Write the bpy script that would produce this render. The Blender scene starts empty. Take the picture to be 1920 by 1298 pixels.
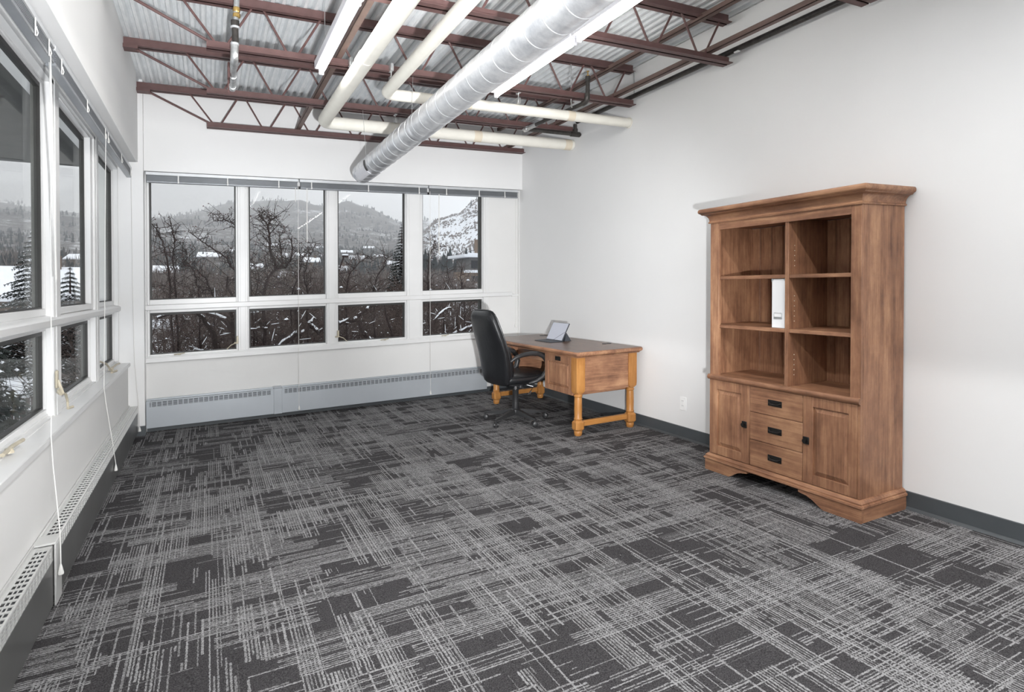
import bpy, bmesh, math, random
from mathutils import Vector, Matrix, noise as mnoise

PI = math.pi
sc = bpy.context.scene
col = sc.collection
random.seed(7)

# ------------------------------------------------------------------ camera, sky, lamps, exposure
FW, FH = 1920, 1298
F_PX, CX, CY = 1106.6, 945.5, 558.1
YAW, PITCH = 0.4653, 0.0123
cd = bpy.data.cameras.new('camera')
cam = bpy.data.objects.new('camera', cd)
col.objects.link(cam)
cam.location = (0, 0, 1.40)
cam.rotation_euler = (PI / 2 - PITCH, 0, -YAW)
cd.sensor_width = 36.0
cd.lens = F_PX / FW * 36.0
cd.shift_x = (FW / 2 - CX) / FW
cd.shift_y = (CY - FH / 2) / FW
cd.clip_start, cd.clip_end = 0.05, 6000
sc.camera = cam

w = bpy.data.worlds.new('overcast_sky')
sc.world = w
w.use_nodes = True
wb = w.node_tree.nodes['Background']
wb.inputs['Color'].default_value = (0.93, 0.945, 1.0, 1)
# overcast sky: three times brighter overhead than at the horizon
wn = w.node_tree.nodes
wtc, wsp, wmx, wml = wn.new('ShaderNodeTexCoord'), wn.new('ShaderNodeSeparateXYZ'), wn.new('ShaderNodeMath'), wn.new('ShaderNodeMath')
wmx.operation, wml.operation = 'MAXIMUM', 'MULTIPLY_ADD'
wmx.inputs[1].default_value = 0.0
wml.inputs[1].default_value, wml.inputs[2].default_value = 1.35, 0.76
w.node_tree.links.new(wtc.outputs['Generated'], wsp.inputs[0])
w.node_tree.links.new(wsp.outputs[2], wmx.inputs[0])
w.node_tree.links.new(wmx.outputs[0], wml.inputs[0])
w.node_tree.links.new(wml.outputs[0], wb.inputs['Strength'])

sc.view_settings.view_transform = 'Standard'
sc.view_settings.look = 'None'
sc.view_settings.exposure = 0.13
sc.view_settings.gamma = 1.0
sc.view_settings.use_curve_mapping = False
sc.cycles.use_denoising = True
sc.cycles.max_bounces = 10
sc.cycles.diffuse_bounces = 5
sc.cycles.glossy_bounces = 4
sc.cycles.transparent_max_bounces = 24
sc.cycles.volume_bounces = 3
sc.cycles.sample_clamp_indirect = 8.0

SHEAR = 0.0318          # everything indoors is sheared vertically along X to match the image's skewed lines
TUBE_STRENGTH = 34.0    # the fluorescent tubes in view


def area_lamp(name, loc, sx, sy, power, rot=(0, 0, 0), color=(0.975, 0.985, 1.0)):
    l = bpy.data.lights.new(name, 'AREA')
    l.shape = 'RECTANGLE'
    l.size, l.size_y = sx, sy
    l.energy = power
    l.color = color
    o = bpy.data.objects.new(name, l)
    o.location, o.rotation_euler = loc, rot
    col.objects.link(o)
    return o


# the two rows of strip lights run on over the camera to the rear wall
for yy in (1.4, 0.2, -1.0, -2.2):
    area_lamp('strip_light_row', (0.735, yy, 2.98 + SHEAR * 0.735), 0.05, 1.15, 20)
    area_lamp('strip_light_row', (2.14, yy, 2.96 + SHEAR * 2.14), 0.05, 1.15, 20)


def spot(name, loc, target, power, size, radius, blend=0.9):
    l = bpy.data.lights.new(name, 'SPOT')
    l.energy, l.spot_size, l.spot_blend, l.shadow_soft_size = power, math.radians(size), blend, radius
    l.color = (0.965, 0.98, 1.0)
    o = bpy.data.objects.new(name, l)
    o.location = loc
    o.rotation_euler = (Vector(target) - Vector(loc)).to_track_quat('-Z', 'Y').to_euler()
    col.objects.link(o)


# added fill spots in place of the photographer's flash, evening out walls and deck
FILL_LOC = (0.25, -0.10, 1.085)
spot('flash_fill', FILL_LOC, (1.2, 6.8, 0.6), 330, 56, 0.045, 1.0)
spot('flash_fill', FILL_LOC, (3.67, 6.0, 1.4), 960, 44, 0.045, 1.0)
spot('flash_fill', FILL_LOC, (-0.70, 4.4, 1.3), 270, 44, 0.045, 1.0)
spot('ceiling_fill', FILL_LOC, (0.75, 4.0, 3.4), 1180, 62, 0.045, 1.0)
spot('bounce_fill', (1.5, -1.2, 1.9), (0.9, -3.2, 2.5), 460, 120, 0.08)  # added bounce fill, aimed at the rear wall

XR = 3.67
YB = 6.79               # face of the back wall above the windows
XL = -0.585             # face of the left wall above the windows
YREAR = -3.2
ZDECK = 3.42


# ------------------------------------------------------------------ materials
class NT:
    def __init__(s, name):
        s.m = bpy.data.materials.new(name)
        s.m.use_nodes = True
        s.t = s.m.node_tree
        s.b = s.t.nodes['Principled BSDF']

    def n(s, typ, **kw):
        x = s.t.nodes.new(typ)
        for k, v in kw.items():
            setattr(x, k, v)
        return x

    def set(s, sock, v):
        if isinstance(v, bpy.types.NodeSocket):
            s.t.links.new(v, sock)
        elif v is not None:
            sock.default_value = v

    def math(s, op, a, b=None, c=None):
        x = s.n('ShaderNodeMath', operation=op)
        s.set(x.inputs[0], a)
        if b is not None:
            s.set(x.inputs[1], b)
        if c is not None:
            s.set(x.inputs[2], c)
        return x.outputs[0]

    def coords(s, scale=(1, 1, 1), which='Object'):
        tc = s.n('ShaderNodeTexCoord')
        mp = s.n('ShaderNodeMapping')
        s.t.links.new(tc.outputs[which], mp.inputs[0])
        mp.inputs['Scale'].default_value = scale
        return mp.outputs[0]

    def noise(s, vec, scale, detail=3, rough=0.55, dist=0.0):
        x = s.n('ShaderNodeTexNoise')
        s.set(x.inputs['Vector'], vec)
        x.inputs['Scale'].default_value = scale
        x.inputs['Detail'].default_value = detail
        x.inputs['Roughness'].default_value = rough
        x.inputs['Distortion'].default_value = dist
        return x.outputs['Fac']

    def ramp(s, fac, stops):
        x = s.n('ShaderNodeValToRGB')
        s.set(x.inputs[0], fac)
        e = x.color_ramp.elements
        while len(e) > 2:
            e.remove(e[-1])
        for i, (p, c) in enumerate(stops):
            if i < 2:
                e[i].position = p
                e[i].color = (*c, 1)
            else:
                q = e.new(p)
                q.color = (*c, 1)
        return x.outputs[0]

    def mix(s, fac, a, b, typ='MIX'):
        x = s.n('ShaderNodeMix', data_type='RGBA', blend_type=typ)
        s.set(x.inputs[0], fac)
        s.set(x.inputs[6], a if not isinstance(a, tuple) else (*a, 1))
        s.set(x.inputs[7], b if not isinstance(b, tuple) else (*b, 1))
        return x.outputs[2]

    def bump(s, h, strength=0.2, dist=0.01):
        x = s.n('ShaderNodeBump')
        x.inputs['Strength'].default_value = strength
        x.inputs['Distance'].default_value = dist
        s.set(x.inputs['Height'], h)
        s.t.links.new(x.outputs[0], s.b.inputs['Normal'])


def paint(name, c, rough=0.5, metal=0.0, var=0.04, scale=6, spec=0.5, bump=0.0, bscale=200):
    k = NT(name)
    f = k.noise(k.coords(), scale, 4)
    c2 = tuple(max(0, x * (1 - var)) for x in c)
    c1 = tuple(min(1, x * (1 + var)) for x in c)
    k.set(k.b.inputs['Base Color'], k.ramp(f, [(0.3, c2), (0.7, c1)]))
    k.b.inputs['Roughness'].default_value = rough
    k.b.inputs['Metallic'].default_value = metal
    k.b.inputs['Specular IOR Level'].default_value = spec
    if bump:
        k.bump(k.noise(k.coords(), bscale, 2), bump, 0.002)
    return k.m


def wood(name, dark, mid, light, axis, rough=0.42, fine=1.0):
    k = NT(name)
    sc3 = [9.0, 9.0, 9.0]
    sc3[axis] = 0.9
    v = k.coords(tuple(sc3))
    big = k.noise(v, 0.9, 4, 0.6, 0.6)
    sc4 = [70.0 * fine, 70.0 * fine, 70.0 * fine]
    sc4[axis] = 3.0
    g = k.noise(k.coords(tuple(sc4)), 1.0, 3, 0.7, 0.3)
    sc5 = [9.0, 9.0, 9.0]
    sc5[axis] = 5.0
    blot = k.noise(k.coords(tuple(sc5)), 1.0, 5, 0.65)
    f = k.math('ADD', k.math('MULTIPLY', big, 0.40), k.math('ADD', k.math('MULTIPLY', g, 0.28), k.math('MULTIPLY', blot, 0.36)))
    c = k.ramp(f, [(0.38, dark), (0.66, light), (0.52, mid)])
    k.set(k.b.inputs['Base Color'], c)
    k.b.inputs['Roughness'].default_value = rough
    k.b.inputs['Specular IOR Level'].default_value = 0.35
    k.bump(g, 0.08, 0.002)
    return k.m


MAT = {}
MAT['wall'] = paint('wall_paint', (0.80, 0.797, 0.79), 0.75, var=0.012, scale=1.5, spec=0.25, bump=0.03, bscale=300)
MAT['trim'] = paint('white_gloss_paint', (0.75, 0.748, 0.742), 0.32, var=0.02, scale=5)
MAT['panelwall'] = paint('matte_wall_panel', (0.74, 0.735, 0.722), 0.8, var=0.015, scale=2, spec=0.2)
MAT['gasket'] = paint('dark_bronze_frame', (0.022, 0.021, 0.019), 0.5, var=0.15)
MAT['extframe'] = paint('weathered_bronze_frame', (0.062, 0.062, 0.055), 0.6, var=0.2)
MAT['heater'] = paint('grey_heater_enamel', (0.46, 0.49, 0.52), 0.30, metal=0.2, var=0.04, scale=3)
MAT['heaterdark'] = paint('heater_inside', (0.10, 0.105, 0.11), 0.6, var=0.1)
MAT['heaterwhite'] = paint('pale_heater_enamel', (0.60, 0.60, 0.585), 0.35, metal=0.2, var=0.04, scale=3)
MAT['heaterside'] = paint('heater_enamel_dark_reflection', (0.125, 0.125, 0.122), 0.36, metal=0.25, var=0.15, scale=2.5)  # heater grey again, darkened in the colour for its reflection of the carpet
MAT['base'] = paint('charcoal_vinyl', (0.068, 0.076, 0.082), 0.45, var=0.06, scale=8)
MAT['maroon'] = paint('maroon_primer', (0.118, 0.062, 0.058), 0.55, var=0.14, scale=14)
MAT['brown'] = paint('brown_primer', (0.15, 0.10, 0.085), 0.55, var=0.15, scale=10)
MAT['blackpipe'] = paint('black_steel_pipe', (0.055, 0.05, 0.046), 0.42, metal=0.4, var=0.3, scale=30)
MAT['steel'] = paint('galvanised_pipe', (0.55, 0.56, 0.56), 0.38, metal=0.85, var=0.2, scale=25)
MAT['brass'] = paint('brass', (0.60, 0.40, 0.14), 0.3, metal=0.9, var=0.1, scale=20)
MAT['bronzehw'] = paint('tan_crank_enamel', (0.48, 0.43, 0.33), 0.4, metal=0.1, var=0.12, scale=30)
MAT['insul'] = paint('pipe_insulation_canvas', (0.80, 0.775, 0.70), 0.75, var=0.035, scale=9, spec=0.2, bump=0.12, bscale=90)
MAT['insulband'] = paint('insulation_tape', (0.74, 0.66, 0.53), 0.7, var=0.05, scale=9, spec=0.2)
MAT['fixture'] = paint('white_fixture_enamel', (0.78, 0.78, 0.81), 0.35, var=0.02)
MAT['slat'] = paint('grey_aluminium_slat', (0.30, 0.315, 0.335), 0.35, metal=0.4, var=0.08, scale=4)
MAT['headrail'] = paint('silver_headrail', (0.62, 0.635, 0.65), 0.35, metal=0.35, var=0.05)
MAT['cord'] = paint('white_cord', (0.78, 0.77, 0.74), 0.7, var=0.03)
MAT['blackplastic'] = paint('black_plastic', (0.022, 0.022, 0.023), 0.42, var=0.15, scale=20)
MAT['blackmetal'] = paint('black_iron_pull', (0.016, 0.015, 0.014), 0.4, metal=0.3, var=0.2, scale=40)
MAT['darkvoid'] = paint('dark_recess', (0.012, 0.011, 0.01), 0.8, var=0.1)
MAT['chrome'] = paint('chrome', (0.75, 0.75, 0.76), 0.15, metal=1.0, var=0.03)
MAT['paper'] = paint('white_card', (0.86, 0.86, 0.86), 0.6, var=0.01)
MAT['outlet'] = paint('white_outlet_plastic', (0.88, 0.88, 0.87), 0.35, var=0.01)
MAT['tabletcover'] = paint('slate_grey_cover', (0.045, 0.050, 0.060), 0.55, var=0.1, scale=30)

D_, M_, L_ = (0.128, 0.060, 0.035), (0.280, 0.138, 0.078), (0.47, 0.262, 0.145)
for ax, nm in ((2, 'v'), (1, 'y'), (0, 'x')):
    MAT['wood_' + nm] = wood('brown_stained_wood_' + nm, D_, M_, L_, ax)
    MAT['oak_' + nm] = wood('honey_oak_' + nm, (0.29, 0.120, 0.030), (0.40, 0.178, 0.050), (0.51, 0.245, 0.075), ax, 0.34)
MAT['desktop'] = wood('dark_desk_top_wood', (0.085, 0.05, 0.035), (0.15, 0.088, 0.06), (0.23, 0.135, 0.09), 1, 0.30)

k = NT('black_leather')
k.b.inputs['Base Color'].default_value = (0.0095, 0.010, 0.0115, 1)
k.b.inputs['Roughness'].default_value = 0.33
k.bump(k.math('ADD', k.noise(k.coords((1, 1, 1)), 9, 4), k.math('MULTIPLY', k.noise(k.coords(), 220, 2), 0.15)), 0.25, 0.01)
MAT['leather'] = k.m

k = NT('tablet_screen')
k.b.inputs['Base Color'].default_value = (0.34, 0.35, 0.40, 1)
k.b.inputs['Roughness'].default_value = 0.08
k.b.inputs['Emission Color'].default_value = (0.55, 0.57, 0.65, 1)
k.b.inputs['Emission Strength'].default_value = 0.22
k.noise(k.coords(), 3)
MAT['screen'] = k.m

k = NT('fluorescent_tube')
k.b.inputs['Base Color'].default_value = (0.9, 0.9, 0.9, 1)
k.b.inputs['Emission Color'].default_value = (1.0, 0.985, 0.945, 1)
k.b.inputs['Emission Strength'].default_value = TUBE_STRENGTH
MAT['tube'] = k.m

# galvanised duct: brushed zinc with mottled spangle
k = NT('spiral_duct_zinc')
v = k.coords()
f = k.noise(v, 7, 6, 0.7)
k.set(k.b.inputs['Base Color'], k.ramp(f, [(0.36, (0.60, 0.615, 0.64)), (0.62, (0.88, 0.89, 0.90))]))
k.set(k.b.inputs['Roughness'], k.math('MULTIPLY_ADD', k.noise(v, 11, 4, 0.6), 0.20, 0.27))
k.b.inputs['Metallic'].default_value = 0.72
MAT['duct'] = k.m
k = NT('galvanised_deck')
v = k.coords()
f = k.noise(k.coords((14, 3, 14)), 2.2, 5, 0.7)
k.set(k.b.inputs['Base Color'], k.ramp(f, [(0.3, (0.72, 0.745, 0.76)), (0.7, (0.91, 0.925, 0.93))]))
k.b.inputs['Roughness'].default_value = 0.5
k.b.inputs['Metallic'].default_value = 0.12
MAT['deck'] = k.m


def glass(name, tint=(0.93, 0.94, 0.93), refl=0.10):
    k = NT(name)
    out = k.t.nodes['Material Output']
    k.t.nodes.remove(k.b)
    tr = k.n('ShaderNodeBsdfTransparent')
    tr.inputs[0].default_value = (*tint, 1)
    gl = k.n('ShaderNodeBsdfGlossy')
    gl.inputs['Roughness'].default_value = 0.01
    gl.inputs['Color'].default_value = (1, 1, 1, 1)
    fr = k.n('ShaderNodeFresnel')
    fr.inputs[0].default_value = 1.5
    wob = k.noise(k.coords(), 1.2, 2)
    mx = k.n('ShaderNodeMixShader')
    k.set(mx.inputs[0], k.math('MULTIPLY', fr.outputs[0], k.math('MULTIPLY_ADD', wob, 0.06, refl - 0.03)))
    k.t.links.new(tr.outputs[0], mx.inputs[1])
    k.t.links.new(gl.outputs[0], mx.inputs[2])
    k.t.links.new(mx.outputs[0], out.inputs[0])
    return k.m


MAT['glass'] = glass('window_glass')

# carpet: dark loop pile with two crossing families of pale broken lines in staggered blocks
k = NT('woven_pattern_carpet')
tc = k.n('ShaderNodeTexCoord')
wob = k.n('ShaderNodeTexNoise')
wob.inputs['Scale'].default_value = 90
k.t.links.new(tc.outputs['Object'], wob.inputs['Vector'])
vm = k.n('ShaderNodeVectorMath', operation='MULTIPLY_ADD')
k.t.links.new(wob.outputs['Color'], vm.inputs[0])
vm.inputs[1].default_value = (0.009, 0.009, 0)
k.t.links.new(tc.outputs['Object'], vm.inputs[2])
sp = k.n('ShaderNodeSeparateXYZ')
k.t.links.new(vm.outputs[0], sp.inputs[0])
X_, Y_ = sp.outputs[0], sp.outputs[1]


def h1(v, seed):
    x = k.n('ShaderNodeTexWhiteNoise', noise_dimensions='2D')
    cb = k.n('ShaderNodeCombineXYZ')
    k.set(cb.inputs[0], v)
    cb.inputs[1].default_value = seed
    k.t.links.new(cb.outputs[0], x.inputs['Vector'])
    return x.outputs['Value']


def h2(a, b, seed):
    x = k.n('ShaderNodeTexWhiteNoise', noise_dimensions='3D')
    cb = k.n('ShaderNodeCombineXYZ')
    k.set(cb.inputs[0], a)
    k.set(cb.inputs[1], b)
    cb.inputs[2].default_value = seed
    k.t.links.new(cb.outputs[0], x.inputs['Vector'])
    return x.outputs['Value']


def family(u, v, seed, pitch, band, length, duty):
    """pale lines running along v, spaced along u, in blocks 'band' wide and about 'length' long"""
    line_id = k.math('FLOOR', k.math('DIVIDE', u, pitch))
    fr = k.math('FRACT', k.math('DIVIDE', u, pitch))
    on = k.math('LESS_THAN', fr, k.math('MULTIPLY_ADD', h1(line_id, seed + 6.6), 0.45, 0.28))
    band_id = k.math('FLOOR', k.math('DIVIDE', u, band))
    blk = k.math('FLOOR', k.math('ADD', k.math('DIVIDE', v, length), k.math('MULTIPLY', h1(band_id, seed), 7.0)))
    g = h2(band_id, blk, seed + 1.3)
    # dashes: each line also starts and stops on its own
    dash = h2(line_id, k.math('FLOOR', k.math('ADD', k.math('DIVIDE', v, length * 0.62), k.math('MULTIPLY', h1(line_id, seed + 4.1), 9.0))), seed + 2.7)
    big = k.noise(k.coords((1, 1, 0)), 0.9, 2)
    dens = k.math('ADD', k.math('MULTIPLY', g, 0.75), k.math('MULTIPLY', big, 0.5))
    keep = k.math('GREATER_THAN', dens, k.math('MULTIPLY_ADD', dash, 0.52, duty))
    return k.math('MULTIPLY', k.math('MULTIPLY', on, keep), k.math('MULTIPLY_ADD', h1(line_id, seed + 8.2), 0.5, 0.6))


A = family(Y_, X_, 1.0, 0.0125, 0.085, 0.40, 0.345)
B = family(X_, Y_, 9.0, 0.0135, 0.095, 0.44, 0.385)
pale = k.math('MAXIMUM', A, B)
tuft = k.noise(tc.outputs['Object'], 210, 2, 0.75)
tuft2 = k.noise(tc.outputs['Object'], 85, 3, 0.7)
brk = k.math('MULTIPLY', pale, k.math('MULTIPLY_ADD', k.math('ADD', tuft, k.math('MULTIPLY', tuft2, 1.2)), 2.9, -2.35))
brk.node.use_clamp = True
dark = k.ramp(tuft, [(0.34, (0.018, 0.0170, 0.0175)), (0.70, (0.094, 0.089, 0.092))])
k.set(k.b.inputs['Base Color'], k.mix(brk, dark, (0.315, 0.31, 0.31)))
k.b.inputs['Roughness'].default_value = 0.95
k.b.inputs['Specular IOR Level'].default_value = 0.1
k.bump(k.math('ADD', tuft, k.math('MULTIPLY', pale, 0.6)), 0.5, 0.004)
MAT['carpet'] = k.m


# ------------------------------------------------------------------ mesh building
class MB:
    def __init__(s, f=None):
        s.v, s.f, s.fn = [], [], f

    def add(s, vs, fs):
        o = len(s.v)
        if s.fn:
            vs = [s.fn(*p) for p in vs]
        s.v.extend(tuple(p) for p in vs)
        s.f.extend(tuple(i + o for i in q) for q in fs)
        return s

    def box(s, x0, x1, y0, y1, z0, z1, b=0.0):
        if x0 > x1: x0, x1 = x1, x0
        if y0 > y1: y0, y1 = y1, y0
        if z0 > z1: z0, z1 = z1, z0
        b = min(b, (x1 - x0) * 0.45, (y1 - y0) * 0.45, (z1 - z0) * 0.45)
        if b <= 0:
            return s.add([(x0, y0, z0), (x1, y0, z0), (x1, y1, z0), (x0, y1, z0), (x0, y0, z1), (x1, y0, z1), (x1, y1, z1), (x0, y1, z1)],
                         [(0, 3, 2, 1), (4, 5, 6, 7), (0, 1, 5, 4), (1, 2, 6, 5), (2, 3, 7, 6), (3, 0, 4, 7)])
        vs, ix = [], {}
        for i in (0, 1):
            for j in (0, 1):
                for kk in (0, 1):
                    c = ((x0, x1)[i], (y0, y1)[j], (z0, z1)[kk])
                    d = (b if i == 0 else -b, b if j == 0 else -b, b if kk == 0 else -b)
                    for ax in range(3):
                        p = [c[a] + (0 if a == ax else d[a]) for a in range(3)]
                        ix[(i, j, kk, ax)] = len(vs)
                        vs.append(tuple(p))
        fs = []
        for ax in range(3):
            a1, a2 = [a for a in range(3) if a != ax]
            for sd in (0, 1):
                q = []
                for (p1, p2) in ((0, 0), (1, 0), (1, 1), (0, 1)):
                    key = [0, 0, 0]
                    key[ax], key[a1], key[a2] = sd, p1, p2
                    q.append(ix[(*key, ax)])
                fs.append(tuple(q))
            for p1 in (0, 1):
                for p2 in (0, 1):
                    q = []
                    k0, k1 = [0, 0, 0], [0, 0, 0]
                    k0[ax], k1[ax] = 0, 1
                    k0[a1] = k1[a1] = p1
                    k0[a2] = k1[a2] = p2
                    fs.append((ix[(*k0, a1)], ix[(*k1, a1)], ix[(*k1, a2)], ix[(*k0, a2)]))
        for i in (0, 1):
            for j in (0, 1):
                for kk in (0, 1):
                    fs.append((ix[(i, j, kk, 0)], ix[(i, j, kk, 1)], ix[(i, j, kk, 2)]))
        return s.add(vs, fs)

    def ring_frame(s, u0, u1, z0, z1, iu0, iu1, iz0, iz1, d0, d1, b=0.0):
        """rectangular frame in the (u, z) plane, d0..d1 deep; axes are (u, d, z)"""
        s.box(u0, iu0, d0, d1, z0, z1, b)
        s.box(iu1, u1, d0, d1, z0, z1, b)
        s.box(iu0, iu1, d0, d1, z0, iz0, b)
        s.box(iu0, iu1, d0, d1, iz1, z1, b)
        return s

    def loft(s, rings, cap=True, closed=True):
        n = len(rings[0])
        vs = [p for r in rings for p in r]
        fs = []
        for i in range(len(rings) - 1):
            for j in range(n if closed else n - 1):
                a, b2 = i * n + j, i * n + (j + 1) % n
                fs.append((a, b2, b2 + n, a + n))
        if cap and closed:
            fs.append(tuple(range(n - 1, -1, -1)))
            fs.append(tuple((len(rings) - 1) * n + j for j in range(n)))
        return s.add(vs, fs)

    def tube(s, pts, r, n=10, cap=True, flat=None):
        pts = [Vector(p) for p in pts]
        rs = r if isinstance(r, (list, tuple)) else [r] * len(pts)
        rings, up = [], None
        for i, p in enumerate(pts):
            t = (pts[min(i + 1, len(pts) - 1)] - pts[max(i - 1, 0)]).normalized()
            if up is None:
                up = Vector((0, 0, 1)) if abs(t.z) < 0.9 else Vector((1, 0, 0))
            sd = t.cross(up).normalized()
            u2 = sd.cross(t).normalized()
            up = u2
            fl = flat or (1, 1)
            rings.append([tuple(p + sd * math.cos(2 * PI * j / n) * rs[i] * fl[0] + u2 * math.sin(2 * PI * j / n) * rs[i] * fl[1]) for j in range(n)])
        return s.loft(rings, cap)

    def lathe(s, c, prof, n=24):
        """prof: (radius, height) upwards from c"""
        rings = [[(c[0] + r * math.cos(2 * PI * j / n), c[1] + r * math.sin(2 * PI * j / n), c[2] + z) for j in range(n)] for r, z in prof]
        return s.loft(rings, True)

    def prism(s, poly, axis, a0, a1):
        """polygon extruded along axis; poly holds the other two coordinates in order"""
        def put(p, a):
            q = [0, 0, 0]
            o = [i for i in range(3) if i != axis]
            q[axis] = a
            q[o[0]], q[o[1]] = p
            return tuple(q)
        n = len(poly)
        vs = [put(p, a0) for p in poly] + [put(p, a1) for p in poly]
        fs = [tuple(range(n - 1, -1, -1)), tuple(range(n, 2 * n))]
        fs += [(j, (j + 1) % n, n + (j + 1) % n, n + j) for j in range(n)]
        return s.add(vs, fs)


WLOC = {}


def level(p):  # shears the point vertically by its X position
    return Vector((p[0], p[1], p[2] + SHEAR * p[0]))


def link(o, parent, wl):
    col.objects.link(o)
    if parent is not None:
        o.parent = parent
        o.location = wl - WLOC[parent.name]
    else:
        o.location = wl
    WLOC[o.name] = wl
    return o


def thing(name, label, cat, base, group=None, indoor=True):
    o = bpy.data.objects.new(name, None)
    o.empty_display_size = 0.1
    o['label'] = label
    o['category'] = cat
    if group: o['group'] = group
    return link(o, None, level(base) if indoor else Vector(base))


def structure(name, base=(0, 0, 0)):
    o = bpy.data.objects.new(name, None)
    o.empty_display_size = 0.1
    o['kind'] = 'structure'
    return link(o, None, level(base))


def obj(name, mb, mat, parent=None, base=None, indoor=True, smooth=38, kind=None, label=None, cat=None, group=None, recalc=True):
    wl = WLOC[parent.name] if parent is not None else (Vector((0, 0, 0)) if base is None else (level(base) if indoor else Vector(base)))
    if parent is not None and base is not None:
        wl = level(base) if indoor else Vector(base)
    sl = SHEAR if indoor else 0.0
    vs = [(p[0] - wl.x, p[1] - wl.y, p[2] + sl * p[0] - wl.z) for p in mb.v]
    me = bpy.data.meshes.new(name)
    me.from_pydata(vs, [], mb.f)
    if recalc:
        bm = bmesh.new()
        bm.from_mesh(me)
        bmesh.ops.recalc_face_normals(bm, faces=bm.faces)
        bm.to_mesh(me)
        bm.free()
    me.materials.append(MAT[mat] if isinstance(mat, str) else mat)
    if smooth:
        me.polygons.foreach_set('use_smooth', [True] * len(me.polygons))
        me.set_sharp_from_angle(angle=math.radians(smooth))
    me.update()
    o = bpy.data.objects.new(name, me)
    if kind: o['kind'] = kind
    if label: o['label'] = label
    if cat: o['category'] = cat
    if group: o['group'] = group
    return link(o, parent, wl)


def rep(o, dx=0, dy=0, dz=0, indoor=True):
    """a further copy of one part, sharing its mesh"""
    c = o.copy()
    col.objects.link(c)
    c.parent = o.parent
    d = Vector((dx, dy, dz + (SHEAR * dx if indoor else 0)))
    c.location = o.location + d
    WLOC[c.name] = WLOC[o.name] + d
    return c


def rep_tree(root, loc, rz=0.0, scale=1.0, label=None):
    r = root.copy()
    col.objects.link(r)
    r.location, r.rotation_euler, r.scale = loc, (0, 0, rz), (scale, scale, scale)
    if label: r['label'] = label
    for ch in list(root.children):
        c = ch.copy()
        col.objects.link(c)
        c.parent = r
        for g in list(ch.children):
            d = g.copy()
            col.objects.link(d)
            d.parent = c
    return r


# ------------------------------------------------------------------ room shell
m = MB()
NX, NY = 2, 2
m.box(-0.95, XR + 0.15, YREAR - 0.15, 7.06, -0.12, 0.0)
obj('floor', m, 'carpet', kind='structure', smooth=0)

obj('wall_right', MB().box(XR, XR + 0.15, YREAR, 7.06, 0, 3.62), 'wall', kind='structure', smooth=0)
obj('wall_rear', MB().box(-0.95, XR + 0.15, YREAR - 0.15, YREAR, 0, 3.62), 'wall', kind='structure', smooth=0)
obj('baseboard_right', MB().prism([(XR - 0.008, 0.102), (XR, 0.104), (XR, 0), (XR - 0.022, 0), (XR - 0.018, 0.010), (XR - 0.008, 0.016)], 1, YREAR, 6.86), 'base', kind='structure')

# back wall: header, knee wall, flat panel bay beside the right wall
wbk = structure('wall_back', (0, 6.9, 0))
obj('header', MB().box(-0.60, XR, YB, 7.06, 2.595, 3.62), 'wall', wbk, smooth=0)
obj('knee_wall', MB().box(-0.60, XR, 6.88, 7.06, 0, 0.69), 'panelwall', wbk, smooth=0)
obj('side_panel', MB().box(3.23, XR, 6.885, 7.06, 0.69, 2.595).box(3.655, XR, 6.86, 6.885, 0.69, 2.595), 'panelwall', wbk, smooth=0)
for (a, b) in ((-0.60, -0.545), (0.285, 0.382), (1.200, 1.310), (2.138, 2.318), (3.152, 3.232)):
    mm = MB().box(a, b, 6.868, 6.945, 0.69, 2.595, 0.004)
    if b - a > 0.15:
        mm.box(a + 0.028, b - 0.02, 6.862, 6.868, 0.745, 2.595, 0.002)
    else:
        mm.box(a + 0.022, b - 0.022, 6.860, 6.868, 0.745, 2.595, 0.002)
    obj('mullion', mm, 'trim', wbk)
obj('exterior_cladding', MB().box(-0.95, -0.55, 6.945, 7.05, 0.69, 2.62).box(0.285, 0.382, 6.946, 7.05, 0.69, 2.6).box(1.2, 1.31, 6.946, 7.05, 0.69, 2.6)
    .box(2.138, 2.318, 6.946, 7.05, 0.69, 2.6).box(3.152, 3.25, 6.946, 7.05, 0.69, 2.6), 'extframe', wbk, smooth=0)
obj('trim_1', MB().box(-0.565, 3.56, 6.852, 6.95, 1.213, 1.268, 0.006).box(3.56, XR, 6.872, 6.90, 1.205, 1.238, 0.004), 'trim', kind='structure')
obj('trim_2', MB().box(-0.575, 3.25, 6.842, 6.95, 0.688, 0.742, 0.006).box(-0.575, 3.25, 6.850, 6.90, 0.735, 0.752, 0.004), 'trim', kind='structure')

# left wall: header, knee wall, posts, corner pilaster
wlf = structure('wall_left', (-0.8, 3, 0))
obj('header', MB().box(-0.95, XL, YREAR, 6.43, 2.605, 3.62), 'wall', wlf, smooth=0)
obj('knee_wall', MB().box(-0.86, -0.693, YREAR, 6.712, 0, 0.69), 'panelwall', wlf, smooth=0)
obj('corner_pilaster', MB().box(-0.95, -0.557, 6.712, 7.06, 0.0, 3.62), 'wall', wlf, smooth=0)
obj('head_board', MB().box(-0.862, -0.765, YREAR, 6.712, 2.575, 2.66).box(-0.765, -0.69, YREAR, 6.712, 2.606, 2.66), 'trim', wlf, smooth=0)
obj('end_return', MB().box(-0.95, -0.60, 6.43, 6.712, 2.66, 3.62), 'wall', wlf, smooth=0)
POSTS = [(-1.98, -1.85), (-0.76, -0.63), (0.46, 0.59), (1.31, 1.48), (2.68, 2.85), (4.050, 4.220), (5.420, 5.575), (6.70, 6.712)]
for (a, b) in POSTS[3:]:
    mm = MB().box(-0.828, -0.765, a, b, 0.70, 2.60, 0.004)
    if b - a > 0.05:
        mm.box(-0.765, -0.758, a + 0.035, b - 0.035, 0.722, 2.60, 0.003)
    obj('post', mm, 'trim', wlf)
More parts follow.
